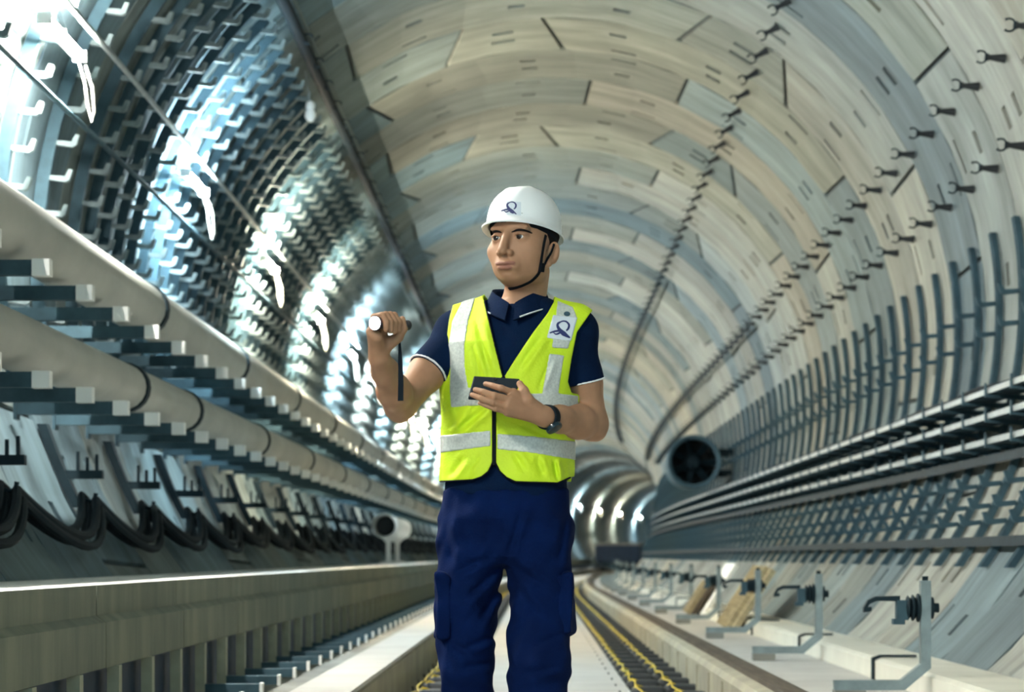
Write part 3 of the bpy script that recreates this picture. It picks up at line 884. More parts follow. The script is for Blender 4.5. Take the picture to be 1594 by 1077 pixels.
# ---- body: one continuous skin surface
LO, HI = (-.47, 6.50, .93), (.24, 7.20, 1.82)
def shoulders(F, off, k=.05):
    for S in (SH_L, SH_R):
        m = NECK0 + (S - NECK0) * .35
        F.cone(m + np.array([0, 0, .012]), S, .055 + off, .058 + off, k)
        F.cone(NECK0 + np.array([0, .01, .030]), S + np.array([0, 0, .01]), .045 + off, .040 + off, k)
def skin_field():
    F = Field(LO, HI, .0024)
    F.add(torso(-.016), (-.28, 6.85, .93), (.16, 7.17, 1.48), 0)
    shoulders(F, -.014)
    # neck
    F.cone(NECK0 - np.array([0, 0, .02]), hl(0, .022, -.07), .060, .056, .03)
    # head
    E = lambda c, r, k=.02, op='add': F.ell(HM, c, r, k, op, HS)
    E((0, .016, .035), (.071, .093, .072), .02)
    E((0, -.030, -.028), (.066, .064, .080), .03)
    E((0, -.030, -.062), (.051, .055, .042), .03)
    E((0, -.068, -.088), (.022, .020, .016), .022)
    for sx in (-1, 1):
        E((sx * .050, -.052, -.030), (.017, .022, .017), .025)
        E((sx * .042, -.014, -.070), (.015, .026, .018), .03)
        E((sx * .026, -.080, .021), (.024, .010, .007), .014)
        E((sx * .033, -.106, .000), (.019, .017, .011), .014, 'sub')
        E((sx * .0310, -.074, -.001), (.0165, .0165, .0155), .006)
    E((0, -.074, .032), (.036, .012, .022), .02)
    F.cone(hl(0, -.089, .012), hl(0, -.113, -.033), .0100, .0115, .014)
    E((0, -.113, -.037), (.0110, .0095, .0085), .006)
    for sx in (-1, 1):
        E((sx * .0140, -.101, -.040), (.0080, .0100, .0080), .006)
        E((sx * .0065, -.106, -.0475), (.0040, .0060, .0030), .003, 'sub')
    # mouth
    E((0, -.088, -.067), (.030, .012, .018), .016)
    for sx in (-1, 1): E((sx * .0095, -.0975, -.0640), (.0165, .0062, .0042), .006)
    E((0, -.0960, -.0745), (.0200, .0066, .0055), .006)
    E((0, -.1035, -.0690), (.0265, .0080, .0013), .002, 'sub')
    E((0, -.098, -.0855), (.016, .008, .004), .01, 'sub')
    # lids: almond opening over each eyeball
    for sx in (-1, 1):
        E((sx * .0310, -.0925, -.0010), (.0132, .0110, .0042), .003, 'sub')
        F.cone(hl(sx * .020, -.0885, .0035), hl(sx * .0310, -.0930, .0058), .0018, .0024, .004)
        F.cone(hl(sx * .0310, -.0930, .0058), hl(sx * .0455, -.0850, .0030), .0020, .0016, .004)
    # ears
    for sx in (-1, 1):
        ME = HM @ Matrix.Translation((sx * .0735 * HS, -.001 * HS, -.034 * HS)) @ Matrix.Rotation(-sx * math.radians(26), 4, 'Z') @ Matrix.Rotation(math.radians(-12), 4, 'X')
        F.ell(ME, (0, .004, .004), (.0075, .017, .028), .006, 'add', HS)
        F.ell(ME, (sx * .0085, .001, .006), (.0075, .011, .019), .003, 'sub', HS)
        F.ell(ME, (sx * .001, -.006, -.024), (.007, .010, .011), .006, 'add', HS)
    # arms
    F.chain([SH_L, SH_L * .45 + EL_L * .55, EL_L], [.045, .047, .041], .02)
    d = WR_L - EL_L
    F.chain([EL_L, EL_L + d * .3, EL_L + d * .7, WR_L], [.041, .043, .034, .028], .02)
    F.chain([SH_R, SH_R * .45 + EL_R * .55, EL_R], [.047, .048, .042], .02)
    d = WR_R - EL_R
    F.chain([EL_R, EL_R + d * .3, EL_R + d * .7, WR_R], [.042, .043, .034, .028], .02)
    F.cone(EL_L + np.array([-.004, .012, -.020]), EL_L + np.array([-.004, .016, -.026]), .020, .016, .02)
    F.cone(EL_R + np.array([.012, .016, -.018]), EL_R + np.array([.016, .02, -.024]), .020, .017, .02)
    # hand with the torch (fist round a rod, palm to the camera)
    TA_, TB_ = T_TAIL, T_HEAD
    ax = (TB_ - TA_) / np.linalg.norm(TB_ - TA_)
    up = np.array([0, 0, 1.0]); up -= ax * (up @ ax); up /= np.linalg.norm(up)
    fw = np.cross(ax, up); fw = fw if fw[1] < 0 else -fw
    for i, (s_, r_) in enumerate(((.060, .0092), (.079, .0096), (.097, .0092), (.114, .0080))):
        c = TA_ + ax * s_
        R1 = .0135 + r_
        mcp = c - fw * (R1 + .004) - up * .020
        pip = c - fw * (R1 * .72) + up * (R1 * .80)
        mid = c + fw * (R1 * .45) + up * (R1 * .95)
        dip = c + fw * (R1 * 1.0) + up * .004
        tip = c + fw * (R1 * .98) - up * (.016 + .003 * (i in (1, 2)))
        F.chain([WR_L + (mcp - WR_L) * .25, mcp], [.016, .0125], .012)
        F.chain([mcp, pip], [r_ * 1.1, r_ * 1.08], .004)
        F.chain([pip, mid, dip, tip], [r_ * 1.08, r_ * 1.03, r_, r_ * .86], .0025)
    F.cone(WR_L + np.array([-.004, -.008, .020]), TA_ + ax * .104 - up * .034 - fw * .014, .020, .016, .012)
    tb = WR_L + np.array([.016, -.012, .030]); t1 = TA_ + ax * .046 - up * .034 + fw * .012; t2 = TA_ + ax * .040 - up * .012 + fw * .024; t3 = TA_ + ax * .044 + up * .012 + fw * .024
    F.chain([tb, t1], [.020, .0125], .012); F.chain([t1, t2, t3], [.0120, .0105, .0085], .004)
    # hand under the tablet (back of the hand to the camera)
    Q = lambda u, v, d: P(u, v, d)
    mc = {'i': Q(799, 611.5, 6.755), 'm': Q(794, 622, 6.743), 'r': Q(790, 632, 6.743), 'p': Q(790, 641, 6.755)}
    for kx in 'imrp': F.cone(WR_R + (mc[kx] - WR_R) * .12, mc[kx], .020, .0125, .012)
    fg = {'i': [mc['i'], Q(780, 604.5, 6.742), Q(767, 600.5, 6.755), Q(756, 597.5, 6.77)],
          'm': [mc['m'], Q(769, 616, 6.730), Q(752, 610, 6.740), Q(740, 606.5, 6.755)],
          'r': [mc['r'], Q(766, 626, 6.728), Q(748, 619.8, 6.735), Q(735, 614.5, 6.75)],
          'p': [mc['p'], Q(771, 636, 6.738), Q(757, 631, 6.744), Q(747, 627.5, 6.752)]}
    for kx, r_ in (('i', .0084), ('m', .0088), ('r', .0083), ('p', .0073)):
        F.chain(fg[kx], [r_ * 1.12, r_ * 1.02, r_ * .94, r_ * .80], .0015)
        F.chain([fg[kx][1], fg[kx][1] + np.array([.001, 0, 0])], [r_ * 1.12] * 2, .002)
    F.chain([WR_R + (mc['i'] - WR_R) * .3 + np.array([0, -.004, .004]), Q(822, 622, 6.762), Q(816, 608, 6.765), Q(809, 597, 6.775)], [.019, .0135, .0105, .0085], .008)
    return F
T_TAIL = P(629, 506, 6.72); T_HEAD = P(583, 503, 6.605)
_F = skin_field()
body = _F.build('body', M_SKIN, person)
# lips: tone follows the lip shapes
co = np.empty(len(body.data.vertices) * 3, np.float32); body.data.vertices.foreach_get('co', co); co = co.reshape(-1, 3)
Rh = np.array(HM.to_3x3()); loc = (co - HEAD_O) @ Rh / HS
lip = np.zeros(len(co), np.float32)
xx, yy, zz = loc[:, 0], loc[:, 1], loc[:, 2]
k_ = np.full(len(co), 9.0)
for c_, r_ in (((-.0095, -.0975, -.0640), (.0185, .0085, .0050)), ((.0095, -.0975, -.0640), (.0185, .0085, .0050)), ((0, -.0960, -.0745), (.0215, .0090, .0062)), ((0, -.0975, -.0690), (.0265, .0110, .0022))):
    k_ = np.minimum(k_, np.sqrt(sum(((loc[:, q] - c_[q]) / r_[q]) ** 2 for q in range(3))))
m = k_ < .97
lip[m] = .9
at = body.data.attributes.new('lip', 'FLOAT', 'POINT'); at.data.foreach_set('value', lip)

# BVH helper: where the photograph's line of sight meets a mesh
from mathutils.bvhtree import BVHTree
def bvh_of(*obs):
    vs, ps = [], []
    for o in obs:
        b0 = len(vs); mw = o.matrix_world
        vs += [mw @ v.co for v in o.data.vertices]; ps += [tuple(b0 + i for i in p.vertices) for p in o.data.polygons]
    return BVHTree.FromPolygons(vs, ps)
CAM_O = Vector((0, 0, CAM_Z))
def hit(bv, u, v, lift=.002):
    d = Vector(P(u, v, 7.0)) - CAM_O; d.normalize()
    h, n, i, _ = bv.ray_cast(CAM_O, d)
    if h is None: return None
    if n.dot(d) > 0: n = -n
    return h + n * lift, n
def ribbon(bv, pts, widths, lift=.002, thick=.0015, sub=4):
    """flat strip laid on a surface along picture points; returns a bmesh-builder"""
    mb = MB(); fine = []; fw = []
    for i in range(len(pts) - 1):
        for q in range(sub):
            t = q / sub; fine.append(((pts[i][0]*(1-t) + pts[i+1][0]*t), (pts[i][1]*(1-t) + pts[i+1][1]*t))); fw.append(widths[i]*(1-t) + widths[i+1]*t)
    fine.append(pts[-1]); fw.append(widths[-1])
    hs = [hit(bv, u, v, lift) for u, v in fine]
    rows = []
    for i, h in enumerate(hs):
        if h is None: continue
        a = hs[max(i-1, 0)] or h; b = hs[min(i+1, len(hs)-1)] or h
        t = (b[0] - a[0])
        if t.length < 1e-6: continue
        s = t.normalized().cross(h[1]).normalized() * fw[i] / 2
        lo = h[0] - h[1] * thick
        rows.append([mb.bm.verts.new(x) for x in (h[0] - s, h[0] + s, lo + s, lo - s)])
    for a, b in zip(rows, rows[1:]):
        for k in range(4): mb.face([a[k], a[(k+1) % 4], b[(k+1) % 4], b[k]])
    if rows: mb.face(rows[0][::-1]); mb.face(rows[-1])
    return mb
def spline(pts, n=6, closed=False):
    out = []; m = len(pts); pts = [np.array(p, float) for p in pts]
    for i in range(m - 1):
        p0, p1, p2, p3 = pts[max(i-1, 0)], pts[i], pts[i+1], pts[min(i+2, m-1)]
        for q in range(n):
            t = q / n
            out.append(.5 * ((2*p1) + (-p0+p2)*t + (2*p0-5*p1+4*p2-p3)*t*t + (-p0+3*p1-3*p2+p3)*t**3))
    out.append(pts[-1]); return out
def child(o, par):
    o.parent = par; o.matrix_parent_inverse = par.matrix_world.inverted(); return o
bv_body = bvh_of(body)

# ---- eyes, brows, hair
gaze = Matrix.Rotation(math.radians(-29), 4, 'Z') @ Matrix.Rotation(math.radians(-3), 4, 'X')
for sx in (-1, 1):
    c = Vector(hl(sx * .0310, -.0775, -.001)); r = .0128 * HS
    M_ = Matrix.Translation(c) @ gaze @ Matrix.Rotation(PI / 2, 4, 'X')
    e = MB().lathe([(r * math.sin(a) + 1e-5, r * math.cos(a)) for a in np.linspace(0, PI, 14)], 20, M_, cap=False).build('eyeball', M_EYE, None, True); child(e, person)
    ir = MB().lathe([(r * 1.015 * math.sin(a) + 1e-5, r * 1.015 * math.cos(a)) for a in np.linspace(0, .60, 6)], 18, M_, cap=False).build('iris', M_IRIS, None, True); child(ir, e)
    pts = spline([(hl(sx * .013, -.12, .0095)), hl(sx * .027, -.12, .0140), hl(sx * .041, -.115, .0135), hl(sx * .052, -.10, .0085)], 5)
    mb = MB(); q_ = []
    for i, p in enumerate(pts):
        tgt = Vector(hl(0, -.0, p[2] * 0)) if False else Vector(p)
        inn = Vector(HM.to_3x3() @ Vector((0, 1, 0)))
        h = bv_body.ray_cast(tgt - inn * .05, inn)[0]
        if h is not None: q_.append(h - inn * .0005)
    n_ = len(q_); rad_ = [(.0008 + .0028 * math.sin(PI * (i + .6) / (n_ + .8))) for i in range(n_)]
    child(mb.tube(q_, rad_, 8).build('eyebrow', M_HAIR, None, True), person)
FH = Field(HEAD_O - .14, HEAD_O + np.array([.14, .14, .12]), .003)
FH.ell(HM, (-.002, .014, .032), (.0755, .096, .077), 0, 'add', HS)
FH.ell(HM, (0, -.060, -.02), (.090, .075, .085), .004, 'sub', HS)
FH.ell(HM, (0, -.03, -.12), (.20, .20, .085), .004, 'sub', HS)
FH.ell(HM, (0, .02, .108), (.20, .20, .085), .004, 'sub', HS)
FH.build('hair', M_HAIR, person)

# ---- polo shirt: torso, sleeves, then collar, piping
def shirt_field():
    F = Field((-.45, 6.75, .86), (.28, 7.25, 1.52), .004)
    F.add(torso(0, wr=.0025, wsc=38, seed=3), (-.28, 6.83, .86), (.16, 7.19, 1.48), 0)
    shoulders(F, 0, .05)
    for S, E_, r0, r1 in ((SH_L, EL_L, .056, .057), (SH_R, EL_R, .054, .055)):
        F.cone(S, S + (E_ - S) * .60, r0, r1, .035)
    X, Y, Z = F.block(F.lo, F.lo + (F.n - 1) * F.res)[1:]
    F.f += (.0025 * wob(X, Y, Z, 55, 8)).astype(np.float32)
    for S, E_ in ((SH_L, EL_L), (SH_R, EL_R)):
        n = (E_ - S) / np.linalg.norm(E_ - S); c = S + (E_ - S) * .545
        sd = (X - c[0]) * n[0] + (Y - c[1]) * n[1] + (Z - c[2]) * n[2]
        near = np.sqrt((X - c[0])**2 + (Y - c[1])**2 + (Z - c[2])**2) < .13
        F.f = np.where(near, np.maximum(F.f, sd), F.f)
    # neck opening and hem
    nk = np.sqrt((X - NECK0[0])**2 + (Y - NECK0[1] + .01)**2 + ((Z - 1.475) * .8)**2) - .062
    F.f = np.maximum(F.f, -nk)
    hem = .8 + (866 - 774) * PX + .006 * np.sin(X * 25)
    F.f = np.maximum(F.f, hem - Z).astype(np.float32)
    return F
FS = shirt_field(); shirt = FS.build('polo_shirt', M_SHIRT, person)
for S, E_, rr in ((SH_L, EL_L, .0), (SH_R, EL_R, .0)):
    n = (E_ - S) / np.linalg.norm(E_ - S); c = S + (E_ - S) * .535
    F = Field(c - .09, c + .09, .003); X, Y, Z = F.block(F.lo, F.lo + (F.n - 1) * F.res)[1:]
    sl = FS.block(F.lo, F.lo + (F.n - 1) * F.res)
    sd = (X - c[0]) * n[0] + (Y - c[1]) * n[1] + (Z - c[2]) * n[2]
    t = np.clip(((X - S[0]) * (E_ - S)[0] + (Y - S[1]) * (E_ - S)[1] + (Z - S[2]) * (E_ - S)[2]) / ((E_ - S) @ (E_ - S)), 0, .6)
    r0, r1 = (.056, .057) if S is SH_L else (.054, .055)
    dd = np.sqrt((X - S[0] - (E_-S)[0]*t)**2 + (Y - S[1] - (E_-S)[1]*t)**2 + (Z - S[2] - (E_-S)[2]*t)**2) - (r0 + (r1 - r0) * t / .6)
    dd = dd + .0025 * wob(X, Y, Z, 55, 8)
    F.f = np.maximum(np.abs(dd) - .0032, np.abs(sd) - .0025).astype(np.float32)
    F.build('sleeve_piping', M_WPIPE, shirt)
# collar: stand and fall around the neck, points at the front
def collar():
    rows = []; N = 40
    C = Vector(NECK0) + Vector((-.002, 0, 0))
    fd = math.radians(-12)
    for i in range(N + 1):
        t = i / N; ph = math.radians(-174 + 348 * t)            # 0 = back of the neck
        fr = abs(ph) / math.radians(174)
        dirv = Vector((math.sin(ph), math.cos(ph), 0)); dirv = Matrix.Rotation(fd, 3, 'Z') @ dirv
        e = 1 + .06 * math.cos(2 * ph)
        fr3 = fr ** 3
        C2 = C + Vector((0, -.016 * fr3, 0))
        top = C2 + dirv * (.066 * e) + Vector((0, 0, .100 - .050 * fr3))
        fold = C2 + dirv * (.074 * e) + Vector((0, 0, .106 - .052 * fr3))
        out = C2 + dirv * ((.097 + .010 * fr3) * e) + Vector((0, -.010 * fr3, .056 - .052 * fr3))
        inn = C2 + dirv * (.064 * e) + Vector((0, 0, .030 - .03 * fr3))
        rows.append((inn, top, fold, out, out - Vector((0, 0, .003)) - dirv * .003, C2 + dirv * (.071 * e) + Vector((0, 0, .092 - .05 * fr3))))
    return rows
rows = collar(); mb = MB()
vr = [[mb.bm.verts.new(p) for p in r] for r in rows]
for a, b in zip(vr, vr[1:]):
    for k in range(5): mb.face([a[k], a[k+1], b[k+1], b[k]])
for r in (vr[0], vr[-1]): mb.face(r)
child(mb.build('collar', M_SHIRT, None, True), shirt)
pp = [r[3] + Vector((0, -.001, .001)) for r in rows]
child(MB().tube(pp[3:-1], .0022, 6).build('collar_piping', M_WPIPE, None, True), shirt)

# ---- hi-vis vest: shell over the torso with V neck, armholes and rounded front corners
VOFF = .016
def vest_surface(F):
    F.add(torso(VOFF, wr=.0035, wsc=26, seed=5), (-.29, 6.82, .95), (.17, 7.20, 1.50), 0)
    shoulders(F, .012, .05)
    X, Y, Z = F.block(F.lo, F.lo + (F.n - 1) * F.res)[1:]
    F.f += (.0085 * wob(X + .5 * Z, Y, .5 * Z - .4 * X, 34, 15) + .0055 * wob(X - .7 * Z, Y, Z * .5 + .3 * X, 70, 4) * np.clip((1.33 - Z) / .1, .25, 1)).astype(np.float32)
    U = 834.5 + X * F_PX / Y; V = 866 - (Z - CAM_Z) * F_PX / Y
    return X, Y, Z, U, V
FV = Field((-.32, 6.78, .96), (.20, 7.24, 1.54), .003)
X, Y, Z, U, V = vest_surface(FV)
def folds(f, U, V, front, lines):
    """cloth folds: a groove with a ridge beside it along each line (points, depth, width in picture units)"""
    for (x0, y0, x1, y1, dep, w) in lines:
        ex, ey = x1 - x0, y1 - y0; L = math.hypot(ex, ey)
        t = ((U - x0) * ex + (V - y0) * ey) / (L * L); s = ((U - x0) * ey - (V - y0) * ex) / L
        end = np.clip(np.minimum(t, 1 - t) * 3 + .25, 0, 1)
        g = np.exp(-(s / w) ** 2) - .9 * np.exp(-((s - 1.9 * w) / (1.1 * w)) ** 2)
        f = f + np.where(front, dep * end * g, 0)
    return f.astype(np.float32)
front = (Y < TCY + .02)
FV.f = folds(FV.f, U, V, front, [(745, 600, 700, 655, .007, 5), (757, 632, 706, 676, .007, 5), (722, 640, 698, 668, .005, 4), (790, 640, 850, 668, .008, 5), (800, 655, 872, 688, .006, 5),
    (742, 500, 762, 580, .006, 5), (735, 540, 752, 600, .005, 4), (845, 520, 806, 575, .006, 5), (858, 560, 838, 606, .005, 4), (722, 712, 700, 742, .006, 5), (745, 708, 728, 738, .004, 4),
    (862, 716, 868, 748, .009, 3.5), (835, 712, 846, 744, .005, 5), (800, 706, 818, 735, .004, 5)])
base = FV.f.copy()
cut = np.full(base.shape, -1e3, np.float32)
neckV = poly_sd([(748, 440), (753, 466), (757, 482), (771, 540), (784, 588), (800, 562), (828, 520), (852, 488), (862, 470), (864, 440)], U, V)
cut = np.maximum(cut, np.where(front, -neckV, -60))
nk = (np.sqrt((X - NECK0[0])**2 + (Y - NECK0[1] - .01)**2) - .092) / PX
cut = np.maximum(cut, -nk)
armL = np.interp(V, [470, 482, 493, 505, 529, 560, 589, 612, 640, 700], [706, 703, 700, 698, 695, 692, 692, 680, 500, 400])
armR = np.interp(V, [480, 490, 517, 559, 594, 612, 640, 700], [925, 917, 898, 889.5, 884, 890, 1100, 1200])
cut = np.maximum(cut, np.maximum(armL - U, U - armR) * .9)
hem = np.interp(U, [684, 736, 750, 760, 766.5, 767, 771, 771.5, 778, 788, 802, 870, 889], [750, 747, 742, 734, 719, 590, 590, 719, 734, 743, 750, 752, 742])
hem = np.where(front, hem, 750)
hemd = np.where((U > 766.5) & (U < 771.5) & front, np.minimum(np.abs(U - 769) * -1 + 2.5, V - 588), V - hem) * .8
cut = np.maximum(cut, np.where(V > 560, hemd, -60))
shell = np.maximum(base, -(base + .011))
FV.f = np.maximum(shell, cut * PX).astype(np.float32)
vest = FV.build('safety_vest', M_VEST, person)
def vest_piece(name, mat_, poly, lift=.0022, par=None, fronto=True, inset=0.0):
    F = Field(FV.lo, FV.lo + (FV.n - 1) * FV.res, FV.res)
    sd = poly_sd(poly, U, V)
    sd = np.where(front, sd, 60) if fronto else sd
    s2 = np.maximum(base - lift, -(base + .007))
    F.f = np.maximum(np.maximum(s2, sd * PX), (cut + inset) * PX).astype(np.float32)
    return F.build(name, mat_, par or vest)
vest_piece('reflective_band', M_REFL, [(719, 470), (741, 460), (729, 500), (723, 538), (724, 574), (729, 603), (760, 606), (760, 630), (702, 634), (700, 603), (701, 574), (698, 538), (704, 500)])
vest_piece('reflective_band', M_REFL, [(868, 468), (892, 478), (898, 493), (891, 520), (884, 543), (859, 541)])
vest_piece('reflective_band', M_REFL, [(855, 550), (878, 553), (869, 612), (900, 616), (900, 640), (800, 634), (800, 612), (844, 612)])
vest_piece('reflective_band', M_REFL, [(684, 678), (764, 670), (764, 694), (684, 705)], inset=.6)
vest_piece('reflective_band', M_REFL, [(774, 675), (830, 679), (896, 687), (896, 716), (830, 705), (774, 699)], inset=.6)
# front zip, black edging along the V and hem
def vest_strip(name, line, wpx, lift=.003):
    sd = np.full(base.shape, 1e9, np.float32)
    for a, b in zip(line, line[1:]):
        a = np.array(a, float); e = np.array(b, float) - a
        t = np.clip(((U - a[0]) * e[0] + (V - a[1]) * e[1]) / (e @ e), 0, 1)
        sd = np.minimum(sd, (U - a[0] - e[0]*t)**2 + (V - a[1] - e[1]*t)**2)
    sd = np.where(front, np.sqrt(sd) - wpx / 2, 60)
    F = Field(FV.lo, FV.lo + (FV.n - 1) * FV.res, FV.res)
    F.f = np.maximum(np.maximum(base - lift, -(base + .010)), sd * PX).astype(np.float32)
    return F.build(name, M_BAND, vest)
vest_strip('zip', [(784, 588), (772, 600), (769, 640), (769, 722)], 6.4)
vest_strip('edging', [(685, 749.5), (736, 747), (750, 742), (760, 734), (767, 720)], 2.6)
vest_strip('edging', [(771, 720), (778, 734), (788, 743), (802, 750), (868, 752), (888, 743)], 2.6)
vest_strip('edging', [(754, 468), (757, 482), (771, 540), (783, 587)], 2.2)
bv_vest = bvh_of(vest)
patch = vest_piece('badge', M_PATCH, [(861, 490), (899, 494), (889, 531), (851, 526)], .0032)
bv_p = bvh_of(patch, vest)
def emblem(bv, f, w, par):
    """looped ribbon mark; f maps drawing units to picture points"""
    th_ = [(400, 368), (345, 400), (335, 450), (375, 520), (450, 590), (565, 668)]
    tn = [(395, 370), (440, 357), (500, 370), (545, 425), (535, 490), (495, 535)]
    tl = [(420, 545), (360, 538), (280, 548), (188, 577)]; t2 = [(400, 560), (350, 588), (300, 600), (255, 570)]
    for pts, ws in ((th_, (.5, 1, 1.1, 1.5, 2.1, .5)), (tn, (.5, .6, .7, .9, .9, .6)), (tl, (1.0, 1.0, .8, .5)), (t2, (.6, .8, .6, .2))):
        s_ = [f(*p) for p in spline(pts, 5)]
        wi = np.interp(np.linspace(0, 1, len(s_)), np.linspace(0, 1, len(ws)), ws) * w
        child(ribbon(bv, [tuple(x) for x in s_], list(wi), .0012, .0018, 1).build('emblem', M_EMBLEM), par)
emblem(bv_p, lambda x, y: (840 + x / 11.96, 470 + y / 11.96), .0062, vest)
h = hit(bv_p, 882.5, 489.5, .001)
Mb = Matrix.Translation(h[0]) @ h[1].to_track_quat('Z', 'Y').to_matrix().to_4x4()
child(MB().lathe([(.0085, -.001), (.0085, .002), (.007, .004), (.004, .003), (1e-4, .003)], 18, Mb, cap=False).build('snap_button', M_STEELB, None, True), vest)

# ---- trousers
FP = Field((-.36, 6.72, .10), (.16, 7.32, 1.02), .004)
def pelvis(Xa, Ya, Za):
    a = np.interp(Za, [.76, .80, .84, .90, .99], [.09, .14, .172, .178, .166]); b = np.interp(Za, [.76, .80, .90, .99], [.07, .112, .126, .118])
    x, y = tloc(Xa, Ya, -.081, TCY)
    u, v = np.abs(x) / a + 1e-5, np.abs(y) / b + 1e-5; p = 2.4
    k = (u**p + v**p)**(1/p); g = np.sqrt((k**(1-p) * u**(p-1) / a)**2 + (k**(1-p) * v**(p-1) / b)**2)
    return np.maximum(np.maximum((k - 1) / (g + 1e-4), Za - .975), .775 - Za)
LEG_L = [P(737, 845, 7.02), P(728, 930, 7.0), P(725, 1000, 6.99), P(729, 1045, 6.985), P(730, 1090, 7.02), (-.185, 7.16, .26), (-.185, 7.24, .13)]
LEG_R = [P(838, 845, 7.0), P(841, 930, 6.96), P(838, 1000, 6.92), P(836, 1045, 6.90), P(833, 1090, 6.90), (.0, 6.90, .28), (.0, 6.89, .12)]
for Lg, rs in ((LEG_L, [.092, .085, .080, .073, .066, .068, .066]), (LEG_R, [.092, .085, .083, .081, .078, .074, .070])): FP.chain(Lg, rs, .004)
FP.add(pelvis, (-.27, 6.86, .76), (.11, 7.18, 1.0), .035)
# cargo pockets bulge on the outer thighs
X, Y, Z = FP.block(FP.lo, FP.lo + (FP.n - 1) * FP.res)[1:]
FP.f += (.0100 * wob(X + .6 * Z, Y, .7 * Z - .5 * X, 34, 21) + .0070 * wob(X * 1.5 - Z * .6, Y, Z, 58, 9)).astype(np.float32)
Up = 834.5 + X * F_PX / Y; Vp = 866 - (Z - CAM_Z) * F_PX / Y
FP.f = folds(FP.f, Up, Vp, Y < TCY + .05, [(815, 785, 790, 868, .008, 5), (776, 884, 722, 935, .009, 6), (770, 862, 712, 890, .006, 6), (784, 900, 742, 975, .007, 6), (798, 880, 850, 915, .007, 6), (800, 905, 842, 965, .005, 6),
    (770, 990, 720, 1010, .008, 6), (768, 1030, 716, 1040, .007, 6), (690, 800, 705, 880, .007, 6), (700, 1000, 745, 1025, .006, 5), (880, 985, 830, 1005, .006, 6), (872, 1035, 815, 1050, .006, 6), (882, 800, 868, 880, .006, 6)])
def crease(F, pts, depth, w):
    for a, b in zip(pts, pts[1:]): F.cone(a, b, w, w, depth, 'sub')
# fly seam and folds running out from the crotch
fy = lambda u, v: P(u, v, 6.872)
crease(FP, [fy(812, 792), fy(797, 830), fy(788, 870), P(786, 888, 6.93)], .012, .003)
crease(FP, [fy(783, 884), P(752, 905, 6.89), P(728, 940, 6.90)], .014, .003)
crease(FP, [fy(795, 882), P(825, 898, 6.865)], .012, .002)
trousers = FP.build('trousers', M_PANTS, person)
for (u, v, d, w_, h_) in ((691, 945, 6.985, .016, .075), (879, 940, 6.96, .014, .070)):
    c = P(u, v, d); sgn = -1 if u < 800 else 1
    F = Field(c - .11, c + .11, .004); X, Y, Z = F.block(F.lo, F.lo + (F.n - 1) * F.res)[1:]
    q = [np.abs(X - c[0] + (Z - c[2]) * .03) - .012, np.abs(Y - c[1] + .0) - .062, np.abs(Z - c[2]) - h_]
    dd = np.sqrt(sum(np.maximum(x, 0)**2 for x in q)) + np.minimum(np.maximum(np.maximum(q[0], q[1]), q[2]), 0) - .010
    fl = [np.abs(X - c[0] - sgn * .006) - .010, np.abs(Y - c[1]) - .066, np.abs(Z - c[2] - h_ + .01) - .018]
    d2 = np.sqrt(sum(np.maximum(x, 0)**2 for x in fl)) + np.minimum(np.maximum(np.maximum(fl[0], fl[1]), fl[2]), 0) - .006
    F.f = (np.minimum(dd, d2) + .012 * wob(X, Y, Z, 70, 2)).astype(np.float32)
    F.build('cargo_pocket', M_PANTS, trousers)
for (x, y, pit) in ((-.185, 7.20, 0.0), (.0, 6.88, 0.0)):
    F = Field((x - .09, y - .30, -.02), (x + .09, y + .15, .26), .005)
    F.cone((x, y + .02, .12), (x, y + .02, .22), .056, .054, .02)
    F.chain([(x, y + .04, .055), (x, y - .08, .055), (x - .01, y - .19, .045)], [.050, .050, .044], .02)
    X, Y, Z = F.block(F.lo, F.lo + (F.n - 1) * F.res)[1:]
    F.f = np.maximum(F.f, .004 - Z).astype(np.float32)
    F.build('boot', M_BOOT, person)

# ---- helmet
def helmet():
    mb = MB(); N = 72
    zb = .040
    HL = HM @ Matrix.Translation((-.010, -.004, 0)) @ Matrix.Rotation(math.radians(-7.5), 4, 'X')
    def ring(fn): return [mb.bm.verts.new(HL @ Vector(fn(2 * PI * k / N))) for k in range(N)]
    A, B, H_ = .096, .117, .108
    def dome(hh, o):
        r = max(1 - hh ** 2.35, 0) ** (1 / 2.35)
        def fn(a):
            sx, cy = math.sin(a), -math.cos(a)            # a = 0 at the front
            x, y = (A + o) * r * sx, (B + o) * r * cy + .012
            z = zb + (H_ + o) * hh
            rib = .0028 * math.exp(-((abs(x) - .026) / .007) ** 2) * (1 if hh > .45 else hh / .45) * (o >= 0)
            return (x, y, z + rib)
        return fn
    def brim(w, wf, dz, o=0):
        def fn(a):
            f = max(0, math.cos(a)) ** 2.5
            e = w + wf * f
            return ((A + e) * math.sin(a), -(B + e) * math.cos(a) + .012, zb + dz - .006 * f * (e / .04) - .006 * (1 - math.cos(a)) / 2)
        return fn
    hs = [.985, .95, .9, .82, .72, .6, .48, .36, .24, .12, .04]
    rs = [ring(dome(hh, 0)) for hh in hs]
    rs += [ring(brim(.001, .002, .0)), ring(brim(.003, .005, -.005)), ring(brim(.007, .012, -.011)), ring(brim(.0085, .014, -.013)), ring(brim(.0075, .013, -.017)), ring(brim(.002, .004, -.012)), ring(brim(-.004, -.004, -.008))]
    rs += [ring(dome(hh, -.004)) for hh in (.1, .3, .5, .7, .9)]
    for a, b in zip(rs, rs[1:]):
        for k in range(N): mb.face([a[k], a[(k+1) % N], b[(k+1) % N], b[k]])
    mb.face(rs[0]); mb.face(rs[-1][::-1])
    return mb
helm = child(helmet().build('helmet', M_HELM, None, True), person)
bv_h = bvh_of(helm)
